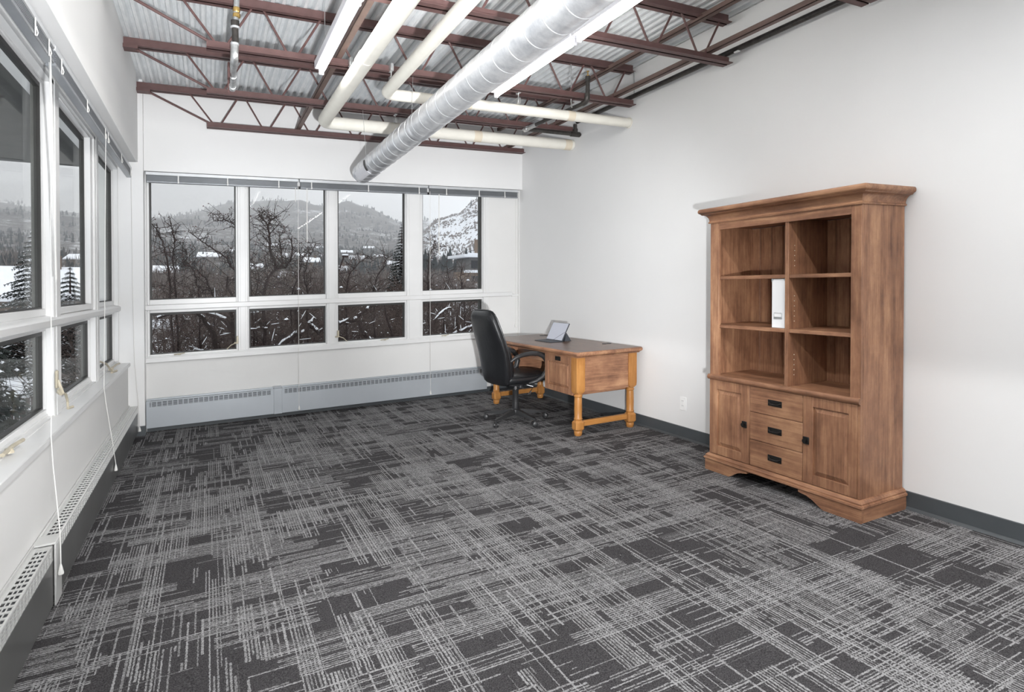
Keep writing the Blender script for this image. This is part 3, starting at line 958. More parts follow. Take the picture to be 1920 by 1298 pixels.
# ------------------------------------------------------------------ outlets
def outlet(mp, u, z, w_, h_, label):
    r = thing('wall_outlet', label, 'outlet', mp(u, 0, z))
    obj('cover_plate', MB(mp).box(u - w_ / 2, u + w_ / 2, -0.006, 0.0, z - h_ / 2, z + h_ / 2, 0.003), 'outlet', r)
    obj('socket_face', MB(mp).box(u - w_ * 0.24, u + w_ * 0.24, -0.009, -0.006, z - h_ * 0.30, z + h_ * 0.30, 0.002), 'outlet', r)
    sl = MB(mp)
    for dz in (-0.022, 0.020):
        for du in (-0.007, 0.007):
            sl.box(u + du - 0.0012, u + du + 0.0012, -0.0095, -0.009, z + dz, z + dz + 0.010)
    obj('slot', sl, 'gasket', r, smooth=0)


outlet(lambda u, d, z: (XR + d, u, z), 3.857, 0.303, 0.076, 0.118, 'white wall outlet between the desk and the bookcase')


# ------------------------------------------------------------------ bookcase
BX, BY0, BY1, ZB = 3.251, 2.045, 3.150, 1.790
bk = thing('bookcase', 'tall brown wooden hutch bookcase with six open cubbies, doors and drawers', 'bookcase', (3.45, 2.6, 0))
XB = 3.655


def sweepU(prof, x0, y0, y1, xb):
    rings = []
    for kx in range(4):
        row = []
        for (o, z) in prof:
            row.append([(xb, y0 - o, z), (x0 - o, y0 - o, z), (x0 - o, y1 + o, z), (xb, y1 + o, z)][kx])
        rings.append(row)
    return MB().loft(rings, True)


obj('side_panel', MB().box(BX + 0.0215, XB, BY0, BY0 + 0.022, 0.10, ZB, 0.002), 'wood_v', bk)
obj('side_panel', MB().box(BX + 0.0215, XB, BY1 - 0.022, BY1, 0.10, ZB, 0.002), 'wood_v', bk)
obj('stile', MB().box(BX, BX + 0.022, BY0, 2.106, 0.69, ZB, 0.002), 'wood_v', bk)
obj('stile', MB().box(BX, BX + 0.022, 3.070, BY1, 0.69, ZB, 0.002), 'wood_v', bk)
obj('top_rail', MB().box(BX, BX + 0.022, 2.106, 3.070, 1.726, ZB, 0.001), 'wood_y', bk)
obj('top_panel', MB().box(BX + 0.0225, XB - 0.002, BY0 + 0.023, BY1 - 0.023, 1.745, 1.775), 'wood_y', bk)
bw0, nb = 0.0975, 11
b0 = obj('back_board', MB().prism([(3.640, 2.069), (3.634, 2.073), (3.634, 2.069 + bw0 - 0.009), (3.638, 2.069 + bw0 - 0.006), (3.634, 2.069 + bw0 - 0.003), (3.640, 2.069 + bw0), (3.65, 2.069 + bw0), (3.65, 2.069)], 2, 0.69, 1.74), 'wood_v', bk, smooth=20)
for i in range(1, nb):
    rep(b0, dy=i * bw0)
obj('lower_back', MB().box(3.63, 3.65, BY0 + 0.02, BY1 - 0.02, 0.09, 0.69), 'wood_v', bk)
obj('divider', MB().box(BX + 0.006, 3.634, 2.511, 2.538, 0.69, 1.745, 0.002), 'wood_v', bk)
for (z0, z1) in ((1.372, 1.396), (1.028, 1.052)):
    for (a, b) in ((2.067, 2.511), (2.538, 3.128)):
        obj('shelf', MB().box(BX + 0.010, 3.634, a, b, z0, z1, 0.003), 'wood_y', bk)
for (ya, sgn) in ((2.5095, -1), (3.127, -1)):
    pm = MB()
    for z in [0.76 + 0.032 * i for i in range(5)] + [1.10 + 0.032 * i for i in range(6)] + [1.45 + 0.032 * i for i in range(5)]:
        for xx in (BX + 0.06,):
            pm.box(xx - 0.0025, xx + 0.0025, ya - 0.0012, ya + 0.001, z - 0.0025, z + 0.0025)
    obj('peg_hole', pm, 'insulband', bk, smooth=0, kind='stuff')
# waist moulding and counter
obj('counter', MB().box(BX, 3.634, BY0 + 0.02, BY1 - 0.02, 0.665, 0.690, 0.0), 'wood_y', bk)
mm = MB()
prof = [(0, 0.655), (0.010, 0.657), (0.018, 0.666), (0.020, 0.674), (0.018, 0.684), (0.010, 0.692), (0, 0.693)]
mm.prism([(BX - o, z) for o, z in prof], 1, BY0 - 0.002, BY1 + 0.008)
obj('waist_moulding', mm, 'wood_y', bk)


def raised_front(mm, y0, y1, z0, z1, py0, py1, pz0, pz1, x):
    """door: frame with a bevelled raised panel; x is the front face"""
    mm.ring = None
    mm.box(x, x + 0.02, y0, py0, z0, z1, 0.0015)
    mm.box(x, x + 0.02, py1, y1, z0, z1, 0.0015)
    mm.box(x, x + 0.02, py0, py1, z0, pz0, 0.0015)
    mm.box(x, x + 0.02, py0, py1, pz1, z1, 0.0015)


def raised_panel(y0, y1, z0, z1, x, bev=0.026):
    mm = MB()
    lo, hi = x + 0.012, x + 0.003
    a = [(lo, y0, z0), (lo, y1, z0), (lo, y1, z1), (lo, y0, z1)]
    b = [(hi, y0 + bev, z0 + bev), (hi, y1 - bev, z0 + bev), (hi, y1 - bev, z1 - bev), (hi, y0 + bev, z1 - bev)]
    c = [(hi - 0.002, p[1] + (0.002 if i in (0, 3) else -0.002), p[2] + (0.002 if i < 2 else -0.002)) for i, p in enumerate(b)]
    back = [(x + 0.018, p[1], p[2]) for p in a]
    mm.loft([back, a, b, c], True)
    return mm


def door(y0, y1, z0, z1, p, knob_y, knob_z):
    d = MB()
    raised_front(d, y0, y1, z0, z1, *p, BX - 0.004)
    o = obj('door', d, 'wood_v', bk)
    obj('raised_panel', raised_panel(*p, BX - 0.004), 'wood_v', o, smooth=0)
    kb = MB().box(BX - 0.010, BX - 0.004, knob_y - 0.020, knob_y + 0.020, knob_z - 0.022, knob_z + 0.022, 0.002)
    kb.tube([(BX - 0.008, knob_y, knob_z), (BX - 0.018, knob_y, knob_z), (BX - 0.028, knob_y, knob_z)], [0.007, 0.007, 0.013], 12)
    obj('knob', kb, 'blackmetal', o)


door(2.795, 3.136, 0.125, 0.655, (2.866, 3.078, 0.188, 0.590), 2.836, 0.387)
door(2.060, 2.398, 0.125, 0.655, (2.110, 2.332, 0.184, 0.594), 2.374, 0.384)
obj('face_edge', MB().box(BX, BX + 0.021, BY0, 2.0585, 0.10, 0.689).box(BX, BX + 0.021, 3.1375, BY1, 0.10, 0.689), 'wood_v', bk, smooth=0)
for (z0, z1, hz) in ((0.486, 0.655, 0.569), (0.300, 0.483, 0.391), (0.125, 0.297, 0.212)):
    dd = obj('drawer', MB().box(BX - 0.004, BX + 0.02, 2.401, 2.792, z0, z1, 0.002), 'wood_y', bk)
    hp = MB().box(BX - 0.007, BX - 0.004, 2.545, 2.649, hz - 0.020, hz + 0.020, 0.0015)
    hp.tube([(BX - 0.008, 2.553, hz + 0.004), (BX - 0.018, 2.570, hz - 0.004), (BX - 0.020, 2.597, hz - 0.006), (BX - 0.018, 2.624, hz - 0.004), (BX - 0.008, 2.641, hz + 0.004)], 0.0048, 8)
    obj('pull', hp, 'blackmetal', dd)
obj('carcass_floor', MB().box(BX + 0.02, 3.64, BY0 + 0.02, BY1 - 0.02, 0.10, 0.12), 'wood_y', bk)
# base moulding and bracket feet
obj('base_moulding', sweepU([(-0.004, 0.078), (0.026, 0.078), (0.030, 0.084), (0.028, 0.094), (0.020, 0.098), (0.021, 0.106), (0.012, 0.116), (0.004, 0.121), (-0.004, 0.121)], BX, BY0, BY1, XB), 'wood_y', bk)


def bracket(y0, y1, flip):
    L = y1 - y0
    pr = [(0, 0.0), (0.58, 0.0), (0.66, 0.016), (0.76, 0.040), (0.86, 0.054), (1.0, 0.062), (1.0, 0.081), (0, 0.081)]
    pts = [((y0 + u * L) if flip else (y1 - u * L), z) for u, z in pr]
    mm = MB()
    mm.prism(pts, 0, BX - 0.022, BX + 0.0)
    return mm


obj('bracket_foot', bracket(2.800, BY1 + 0.022, False), 'wood_y', bk)
obj('bracket_foot', bracket(BY0 - 0.022, 2.415, True), 'wood_y', bk)
obj('plinth_side', MB().box(BX, XB, BY0 - 0.022, BY0 - 0.002, 0.0, 0.081), 'wood_x', bk)
obj('plinth_side', MB().box(BX, XB, BY1 + 0.002, BY1 + 0.022, 0.0, 0.081), 'wood_x', bk)
# crown
crown = [(-0.004, 1.778), (0.010, 1.778), (0.012, 1.786), (0.006, 1.792)]
for i in range(7):
    a = i / 6 * PI / 2
    crown.append((0.006 + 0.036 * (1 - math.cos(a)), 1.795 + 0.044 * math.sin(a)))
crown += [(0.046, 1.842), (0.050, 1.848), (0.058, 1.852), (0.063, 1.860), (0.063, 1.872), (0.058, 1.881), (0.050, 1.884), (-0.004, 1.884)]
obj('cornice', sweepU(crown, BX, BY0, BY1, XB), 'wood_y', bk)
obj('cornice_top', MB().box(BX - 0.04, XB, BY0 - 0.045, BY1 + 0.045, 1.872, 1.8835), 'wood_y', bk)

# file box on the middle shelf
fb = thing('magazine_file', 'white upright file box on the middle shelf against the divider', 'file box', (3.40, 2.596, 1.052))
obj('box_body', MB().box(3.272, 3.54, 2.543, 2.646, 1.053, 1.369, 0.003), 'paper', fb)
obj('label_holder', MB(lambda u, d, z: (3.272 - d, u, z)).ring_frame(2.567, 2.628, 1.112, 1.152, 2.571, 2.624, 1.126, 1.149, 0.0, 0.004, 0.0008), 'steel', fb)
obj('label_card', MB().box(3.2705, 3.2722, 2.570, 2.625, 1.126, 1.149), 'outlet', fb, smooth=0)
for (ya, yb_) in ((2.543, 2.560), (2.629, 2.646)):
    yo = ya if ya < 2.58 else yb_
    yi = yb_ if ya < 2.58 else ya
    obj('metal_corner', MB().prism([(yo, 1.3695), (yi, 1.3695), (yo, 1.350)], 0, 3.2695, 3.2725), 'steel', fb, smooth=0)

# ------------------------------------------------------------------ desk
DX0, DX1, DY0, DY1 = 2.895, 3.630, 4.345, 6.20
ZT = 0.757
dk = thing('writing_desk', 'large wooden desk with honey oak turned legs against the plain wall', 'desk', (3.26, 5.27, 0))
XA, XBk, YA, YBk = 2.921, 3.504, 4.384, 6.065     # outer corners of the leg blocks
LS = 0.090


def rect_ring(x0, x1, y0, y1, z, o):
    return [(x0 - o, y0 - o, z), (x1 + o, y0 - o, z), (x1 + o, y1 + o, z), (x0 - o, y1 + o, z)]


edge = [(-0.022, ZT - 0.052), (-0.020, ZT - 0.044), (-0.010, ZT - 0.038), (-0.002, ZT - 0.030), (0.0, ZT - 0.018), (-0.003, ZT - 0.006), (-0.010, ZT - 0.001)]
obj('top_edge', MB().loft([rect_ring(DX0, DX1, DY0, DY1, z, o) for o, z in edge], True), 'wood_y', dk, smooth=50)
obj('desk_top', MB().box(DX0 + 0.012, DX1 - 0.012, DY0 + 0.012, DY1 - 0.012, ZT - 0.004, ZT, 0.001), 'desktop', dk)


def desk_leg(x, y):
    """x, y: centre of the square block"""
    m = MB()
    h = LS / 2

    def sq(z, s, c=0.0):
        if c <= 0: c = 0.0015
        return [(x - s + c, y - s, z), (x + s - c, y - s, z), (x + s, y - s + c, z), (x + s, y + s - c, z), (x + s - c, y + s, z), (x - s + c, y + s, z), (x - s, y + s - c, z), (x - s, y - s + c, z)]
    m.loft([sq(0.378, h * 0.80, 0.016), sq(0.398, h, 0.006), sq(0.43, h, 0.002), sq(ZT - 0.05, h, 0.002)], True)
    m2 = MB()
    m2.loft([sq(0.046, h * 0.76, 0.018), sq(0.062, h * 0.98, 0.012), sq(0.122, h * 0.98, 0.012), sq(0.142, h * 0.72, 0.018)], True)
    o = obj('leg', m, 'oak_v', dk, smooth=25)
    obj('foot_block', m2, 'oak_v', o, smooth=25)
    m = MB()
    m.lathe((x, y, 0), [(0.030, 0.0), (0.034, 0.004), (0.038, 0.030), (0.036, 0.042), (0.030, 0.048)], 20)
    m.lathe((x, y, 0), [(0.030, 0.138), (0.038, 0.146), (0.040, 0.153), (0.036, 0.160), (0.0345, 0.164), (0.0365, 0.24), (0.0345, 0.332), (0.033, 0.345), (0.037, 0.350), (0.040, 0.358), (0.037, 0.366), (0.033, 0.370), (0.033, 0.380)], 20)
    obj('turning', m, 'oak_v', o)


for x in (XA + LS / 2, XBk + LS / 2):
    for y in (YA + LS / 2, YBk + LS / 2):
        desk_leg(x, y)
for y in (YA + LS / 2, YBk + LS / 2):
    obj('stretcher', MB().box(XA + LS, XBk, y - 0.018, y + 0.018, 0.080, 0.130, 0.004), 'oak_x', dk)
obj('side_panel', MB().box(XA + LS - 0.005, XBk + 0.005, YA + 0.014, YA + 0.034, 0.384, ZT - 0.045), 'wood_x', dk, smooth=0)
obj('side_panel', MB().box(XA + LS - 0.005, XBk + 0.005, YBk + LS - 0.034, YBk + LS - 0.014, 0.384, ZT - 0.045), 'wood_x', dk, smooth=0)
obj('apron', MB().box(XA + 0.02, XBk + LS - 0.02, YA + 0.01, YBk + LS - 0.01, ZT - 0.05, ZT - 0.040).box(XBk + 0.05, XBk + 0.075, YA + 0.05, YBk + 0.05, 0.384, ZT - 0.045), 'wood_y', dk, smooth=0)


def pedestal(y0, y1, inner):
    b = MB().box(XA + 0.022, XBk + 0.05, y0, y1, 0.352, ZT - 0.045, 0.002)
    o = obj('pedestal', b, 'wood_x', dk)
    fx = XA + 0.008
    p = (y0 + 0.062, y1 - 0.062, 0.410, 0.632)
    d = MB()
    raised_front(d, y0 + 0.004, y1 - 0.004, 0.356, ZT - 0.052, *p, fx)
    obj('drawer', d, 'wood_v', o)
    obj('raised_panel', raised_panel(*p, fx, 0.022), 'wood_v', o, smooth=0)
    yc, hz = (y0 + y1) / 2, 0.668
    hp = MB().box(fx - 0.004, fx, yc - 0.048, yc + 0.048, hz - 0.020, hz + 0.020, 0.0015)
    hp.tube([(fx - 0.004, yc - 0.036, hz + 0.004), (fx - 0.014, yc - 0.02, hz - 0.004), (fx - 0.016, yc, hz - 0.006), (fx - 0.014, yc + 0.02, hz - 0.004), (fx - 0.004, yc + 0.036, hz + 0.004)], 0.0046, 8)
    obj('pull', hp, 'blackmetal', o)


pedestal(YA + LS - 0.005, 4.955, 1)
pedestal(5.66, YBk + 0.005, -1)
md = obj('drawer', MB().box(XA + 0.082, XA + 0.34, 4.960, 5.655, 0.592, ZT - 0.052, 0.002), 'wood_y', dk)
hp = MB().box(XA + 0.078, XA + 0.082, 5.25, 5.35, 0.628, 0.668, 0.0015)
obj('pull', hp.tube([(XA + 0.077, 5.262, 0.652), (XA + 0.068, 5.3, 0.642), (XA + 0.077, 5.338, 0.652)], 0.0046, 8), 'blackmetal', md)
for (x, y) in ((3.535, 4.775), (3.525, 5.985)):
    g = MB()
    for dx in (-0.028, 0.028):
        g.lathe((x + dx, y, ZT - 0.0005), [(0.025, 0), (0.025, 0.004), (0.020, 0.006)], 14)
    obj('cable_grommet', g, 'blackplastic', dk)

# tablet on a folded cover
tb = thing('tablet', 'grey tablet with a pale screen propped on a folded dark cover on the desk', 'tablet', (3.3, 5.38, ZT))
obj('cover_flap', MB().box(3.150, 3.305, 5.215, 5.545, ZT, ZT + 0.007, 0.002), 'tabletcover', tb)
T0, T1 = Vector((3.300, 0, ZT + 0.009)), Vector((3.392, 0, ZT + 0.185))
tn = Vector((T1.z - T0.z, 0, -(T1.x - T0.x))).normalized()


def slab(off0, off1, ya, yb_, f0, f1):
    a, b = T0.lerp(T1, f0), T0.lerp(T1, f1)
    q = []
    for y in (ya, yb_):
        q.append([tuple((a + tn * off0) + Vector((0, y, 0))), tuple((b + tn * off0) + Vector((0, y, 0))), tuple((b + tn * off1) + Vector((0, y, 0))), tuple((a + tn * off1) + Vector((0, y, 0)))])
    return MB().loft(q, True)


obj('case', slab(0.0, 0.009, 5.232, 5.552, 0, 1), 'tabletcover', tb, smooth=0)
obj('screen', slab(-0.001, 0.0005, 5.238, 5.546, 0.015, 0.985), 'screen', tb, smooth=0)
obj('stand', MB().prism([(3.345, ZT), (3.435, ZT), (3.425, ZT + 0.004), (3.372, ZT + 0.085), (3.362, ZT + 0.085), (3.352, ZT + 0.01)], 1, 5.252, 5.532), 'tabletcover', tb, smooth=0)
obj('cover_strap', MB().tube([tuple(T0.lerp(T1, 0.0) + tn * -0.0025 + Vector((0, 5.40, 0))), tuple(T0.lerp(T1, 0.5) + tn * -0.0025 + Vector((0, 5.238, 0)))], 0.0012, 5), 'tabletcover', tb)

# ------------------------------------------------------------------ office chair
CXc, CYc, CA, CS = 2.757, 5.238, 0.10, 1.0
ca, sa = math.cos(CA), math.sin(CA)


def mpC(x, y, z):
    return (CXc + CS * (x * ca - y * sa), CYc + CS * (x * sa + y * ca), CS * z)


ch = thing('office_chair', 'black leather high back office chair on castors facing the desk', 'office chair', (CXc, CYc, 0))
hub = MB(mpC)
hub.lathe((0, 0, 0), [(0.036, 0.070), (0.050, 0.076), (0.048, 0.118), (0.036, 0.128)], 18)
for i in range(5):
    a = math.radians(-10 + 72 * i) - CA
    c, s = math.cos(a), math.sin(a)
    rings = []
    for (r, hw, z0, z1) in ((0.02, 0.034, 0.072, 0.122), (0.12, 0.028, 0.070, 0.112), (0.24, 0.021, 0.066, 0.092), (0.315, 0.017, 0.064, 0.082), (0.332, 0.012, 0.066, 0.078)):
        rings.append([(r * c - hw * s, r * s + hw * c, z0), (r * c - hw * 0.6 * s, r * s + hw * 0.6 * c, z1), (r * c + hw * 0.6 * s, r * s - hw * 0.6 * c, z1), (r * c + hw * s, r * s - hw * c, z0)])
    hub.loft(rings, True)
base_o = obj('star_base', hub, 'blackplastic', ch, smooth=30)
for i in range(5):
    a = math.radians(-10 + 72 * i) - CA
    c, s = math.cos(a) * 0.318, math.sin(a) * 0.318
    m = MB(mpC)
    t_ = math.radians(40 + 97 * i)
    dx, dy = math.cos(t_), math.sin(t_)
    for sg in (-1, 1):
        m.tube([(c + sg * dx * 0.006, s + sg * dy * 0.006, 0.0255), (c + sg * dx * 0.010, s + sg * dy * 0.010, 0.0255), (c + sg * dx * 0.022, s + sg * dy * 0.022, 0.0255), (c + sg * dx * 0.026, s + sg * dy * 0.026, 0.0255)], [0.022, 0.0252, 0.0252, 0.019], 16)
    m.tube([(c, s, 0.028), (c, s, 0.070)], 0.009, 8)
    m.loft([[(c + 0.022 * math.cos(q) + 0.0, s + 0.022 * math.sin(q), z) for q in [j * PI / 5 for j in range(10)]] for z in (0.044, 0.052)], True)
    obj('caster', m, 'blackplastic', ch)
obj('gas_column', MB(mpC).lathe((0, 0, 0), [(0.034, 0.11), (0.036, 0.118), (0.034, 0.19), (0.031, 0.192), (0.031, 0.305), (0.034, 0.309), (0.034, 0.316), (0.020, 0.318)], 18), 'blackplastic', ch)
obj('piston', MB(mpC).lathe((0, 0, 0), [(0.013, 0.312), (0.013, 0.372)], 12), 'chrome', ch)
obj('tilt_mechanism', MB(mpC).box(-0.10, 0.12, -0.075, 0.075, 0.362, 0.402, 0.01).tube([(0.06, 0, 0.372), (0.06, 0, 0.33)], 0.03, 12), 'blackplastic', ch)
obj('height_lever', MB(mpC).tube([(0.03, -0.07, 0.378), (0.05, -0.13, 0.372), (0.10, -0.165, 0.355), (0.06, -0.18, 0.315)], 0.004, 6).tube([(0.062, -0.18, 0.318), (0.04, -0.185, 0.285)], 0.009, 8), 'chrome', ch)


def pad(rings_def, n=28, e=3.2):
    """rings_def: list of (centre, half u vector, half v vector)"""
    rings = []
    for (c, hu, hv) in rings_def:
        row = []
        for j in range(n):
            t = 2 * PI * j / n
            cu, sv = math.cos(t), math.sin(t)
            cu = math.copysign(abs(cu) ** (2 / e), cu)
            sv = math.copysign(abs(sv) ** (2 / e), sv)
            row.append(tuple(Vector(c) + Vector(hu) * cu + Vector(hv) * sv))
        rings.append(row)
    return MB(mpC).loft(rings, True)


sd = []
for (x, wd, th, z) in ((-0.245, 0.17, 0.012, 0.452), (-0.238, 0.215, 0.040, 0.452), (-0.20, 0.236, 0.052, 0.450), (-0.05, 0.245, 0.056, 0.446), (0.12, 0.250, 0.056, 0.450), (0.20, 0.248, 0.054, 0.450), (0.245, 0.238, 0.045, 0.444), (0.268, 0.21, 0.026, 0.434), (0.272, 0.17, 0.010, 0.430)):
    sd.append(((x, 0, z), (0, wd, 0), (0, 0, th)))
st = obj('seat', pad(sd), 'leather', ch, smooth=60)
obj('piping', MB(mpC).tube([(-0.22, -0.232, 0.478), (-0.05, -0.243, 0.478), (0.12, -0.249, 0.482), (0.20, -0.246, 0.48), (0.245, -0.232, 0.468)], 0.005, 6), 'leather', st)
bd = []
BK = ((0.400, 0.150, 0.020, -0.205), (0.405, 0.195, 0.040, -0.208), (0.43, 0.222, 0.055, -0.212), (0.50, 0.240, 0.062, -0.222), (0.60, 0.250, 0.062, -0.236), (0.72, 0.256, 0.058, -0.262), (0.84, 0.250, 0.058, -0.300),
      (0.95, 0.236, 0.060, -0.338), (1.04, 0.216, 0.058, -0.366), (1.09, 0.196, 0.050, -0.380), (1.115, 0.176, 0.040, -0.386), (1.130, 0.145, 0.022, -0.388), (1.133, 0.12, 0.008, -0.388))
for (z, wd, th, x) in BK:
    bd.append(((x, 0, z), (0, wd, 0), (th, 0, 0.25 * th)))
bo = obj('backrest', pad(bd, 36, 2.9), 'leather', ch, smooth=60)
for off in (-0.35, 0.30):
    left, right = [], []
    for (z, wd, th, x) in BK[2:-2]:
        right.append((x + off * th, -wd * 0.985, z + 0.25 * th * off))
        left.append((x + off * th, wd * 0.985, z + 0.25 * th * off))
    zt, wt, tt, xt = BK[-2]
    loopp = right + [(xt + off * tt, -wt * 0.7, zt + 0.004), (xt + off * tt, 0, zt + 0.006), (xt + off * tt, wt * 0.7, zt + 0.004)] + left[::-1]
    obj('piping', MB(mpC).tube(loopp, 0.0052, 6), 'leather', bo)
ls = []
for (z, wd, th, x) in ((0.46, 0.20, 0.02, -0.165), (0.52, 0.215, 0.045, -0.172), (0.62, 0.222, 0.052, -0.190), (0.72, 0.222, 0.048, -0.218), (0.80, 0.212, 0.025, -0.250)):
    ls.append(((x, 0, z), (0, wd, 0), (th, 0, 0.2 * th)))
obj('lumbar_cushion', pad(ls, 28, 2.6), 'leather', bo, smooth=60)
for sg in (-1, 1):
    y = sg * 0.268
    pts = [(-0.215, sg * 0.245, 0.640), (-0.18, y, 0.672), (-0.10, y, 0.694), (0.0, y, 0.700), (0.085, y, 0.692), (0.15, y, 0.664), (0.192, y, 0.615), (0.205, y, 0.56), (0.188, y, 0.505), (0.14, y, 0.458), (0.07, sg * 0.262, 0.425), (0.02, sg * 0.23, 0.408), (0.0, sg * 0.12, 0.400)]
    rr = [0.014, 0.018, 0.021, 0.022, 0.023, 0.024, 0.026, 0.027, 0.026, 0.023, 0.020, 0.018, 0.016]
    obj('armrest', MB(mpC).tube(pts, rr, 12, flat=(1.25, 0.72) if False else None), 'blackplastic', ch)



# ------------------------------------------------------------------ outdoors: snowy valley, hills, houses, thicket
def snowy(name, c, amount=0.55, snow=(0.80, 0.82, 0.86), var=0.25, scale=3.0):
    """own colour below, settled snow on faces that look up"""
    k = NT(name)
    g = k.n('ShaderNodeNewGeometry')
    sp = k.n('ShaderNodeSeparateXYZ')
    k.t.links.new(g.outputs['True Normal'], sp.inputs[0])
    nz = k.noise(k.coords(), scale, 4, 0.65)
    up = k.math('ADD', sp.outputs[2], k.math('MULTIPLY_ADD', nz, 1.6, -0.8))
    f = k.math('MULTIPLY_ADD', up, 4.0, -4.0 * (1 - amount))
    f.node.use_clamp = True
    dk = tuple(x * (1 - var) for x in c)
    lt = tuple(x * (1 + var) for x in c)
    base = k.ramp(k.noise(k.coords(), scale * 2.3, 3), [(0.3, dk), (0.7, lt)])
    k.set(k.b.inputs['Base Color'], k.mix(f, base, snow))
    k.b.inputs['Roughness'].default_value = 0.9
    k.b.inputs['Specular IOR Level'].default_value = 0.1
    return k.m


MAT['bark'] = paint('dark_bark', (0.050, 0.038, 0.036), 0.9, var=0.35, scale=5, spec=0.1)
MAT['twig'] = paint('red_brown_twigs', (0.076, 0.058, 0.052), 0.9, var=0.4, scale=2, spec=0.1)
MAT['snow'] = paint('settled_snow', (0.80, 0.82, 0.86), 0.8, var=0.03, scale=2, spec=0.2)
MAT['needles'] = paint('spruce_needles', (0.030, 0.038, 0.034), 0.85, var=0.35, scale=4, spec=0.15)
MAT['fir_far'] = snowy('far_fir_foliage', (0.055, 0.062, 0.064), 0.34, scale=0.35)
MAT['aspen_far'] = paint('bare_grove_twigs', (0.17, 0.148, 0.138), 0.9, var=0.35, scale=0.4, spec=0.1)
MAT['wallbrown'] = paint('brown_house_wall', (0.14, 0.10, 0.075), 0.8, var=0.15, scale=1)
MAT['walltan'] = paint('tan_stucco', (0.20, 0.145, 0.105), 0.8, var=0.1, scale=0.5)
MAT['wallgrey'] = paint('grey_house_wall', (0.15, 0.145, 0.14), 0.8, var=0.15, scale=1)
MAT['darkglass'] = paint('dark_far_window', (0.02, 0.022, 0.026), 0.2, var=0.1)

k = NT('snowy_hillside')
v = k.coords((1, 1, 1))
a = k.noise(v, 0.016, 6, 0.62)
b = k.noise(v, 0.11, 5, 0.72)
c = k.noise(v, 0.6, 4, 0.7)
sep = k.n('ShaderNodeSeparateXYZ')
k.t.links.new(v, sep.inputs[0])
# clearer snow on the bare slope east of the valley and on the garden
east = k.math('MULTIPLY_ADD', k.math('SUBTRACT', k.math('DIVIDE', sep.outputs[0], k.math('MAXIMUM', sep.outputs[1], 1.0)), 0.325), 14.0, 0.0)
east.node.use_clamp = True
near = k.math('MULTIPLY_ADD', sep.outputs[1], -0.02, 1.6)
near.node.use_clamp = True
bare = k.math('MAXIMUM', east, near)
f = k.math('ADD', k.math('ADD', k.math('MULTIPLY', a, 0.55), k.math('MULTIPLY', b, 0.75)), k.math('MULTIPLY_ADD', c, 0.35, k.math('MULTIPLY', bare, 0.36)))
k.set(k.b.inputs['Base Color'], k.ramp(f, [(0.80, (0.085, 0.079, 0.075)), (1.05, (0.62, 0.64, 0.67)), (0.91, (0.19, 0.184, 0.18))]))
k.b.inputs['Roughness'].default_value = 0.95
k.b.inputs['Specular IOR Level'].default_value = 0.05
MAT['hillside'] = k.m


def lerp_tab(t, x):
    for i in range(len(t) - 1):
        if x <= t[i + 1][0]:
            f_ = max(0.0, (x - t[i][0]) / (t[i + 1][0] - t[i][0]))
            f_ = f_ * f_ * (3 - 2 * f_)
            return t[i][1] + (t[i + 1][1] - t[i][1]) * f_
    return t[-1][1]


RIDGE = [(-0.6, 0.10), (-0.30, 0.116), (-0.16, 0.106), (-0.07, 0.104), (0.04, 0.130), (0.13, 0.142), (0.165, 0.138), (0.185, 0.132), (0.205, 0.145), (0.235, 0.137), (0.30, 0.119), (0.36, 0.125), (0.8, 0.12)]
EAST = [(-0.6, 0.0), (0.30, 0.045), (0.34, 0.100), (0.37, 0.122), (0.405, 0.131), (0.445, 0.156), (0.55, 0.19), (0.8, 0.20)]


def terrain(x, y):
    y = max(y, 0.01)
    u = x / y
    h = lerp_tab([(0, -2.7), (12, -2.6), (60, -1.8), (150, 3.0), (320, 15.0), (620, 46.0), (900, 92.0), (1250, 1250 * lerp_tab(RIDGE, u)), (2200, 60.0)], y)
    if y < 900:
        h2 = lerp_tab([(0, -2.7), (120, -1.5), (210, 6.0), (500, 500 * lerp_tab(EAST, u)), (640, 30.0), (900, 20.0)], y)
        h = max(h, h2) if y > 60 else h
    nz = mnoise.noise(Vector((x * 0.006, y * 0.006, 3.1))) * min(14.0, y * 0.012) + mnoise.noise(Vector((x * 0.03, y * 0.03, 7.7))) * min(4.0, y * 0.006)
    return h + (nz if y > 40 else 0.0)


ys = [-30.0, 0.0, 6.0]
while ys[-1] < 2150:
    ys.append(ys[-1] * 1.055 + 0.6)
us = [-0.75 + 1.6 * i / 150 for i in range(151)]
rows = []
for y in ys:
    yy = max(y, 40.0)
    rows.append([(u * yy, y, terrain(u * yy, y) if y > 0 else -2.7) for u in us])
obj('ground', MB().loft(rows, False, closed=False), 'hillside', kind='structure', indoor=False, recalc=False)

# haze hanging in the valley
fog = MB().box(-1300, 1500, 75, 2050, -40, 420)
k = NT('valley_haze')
k.t.nodes.remove(k.b)
vs_ = k.n('ShaderNodeVolumeScatter')
vs_.inputs['Color'].default_value = (0.93, 0.945, 0.97, 1)
vs_.inputs['Density'].default_value = 0.0006
vs_.inputs['Anisotropy'].default_value = 0.2
k.t.links.new(vs_.outputs[0], k.t.nodes['Material Output'].inputs['Volume'])
MAT['haze'] = k.m
obj('valley_haze', fog, 'haze', indoor=False, smooth=0, kind='stuff', label='pale winter haze hanging over the valley outside', cat='haze')

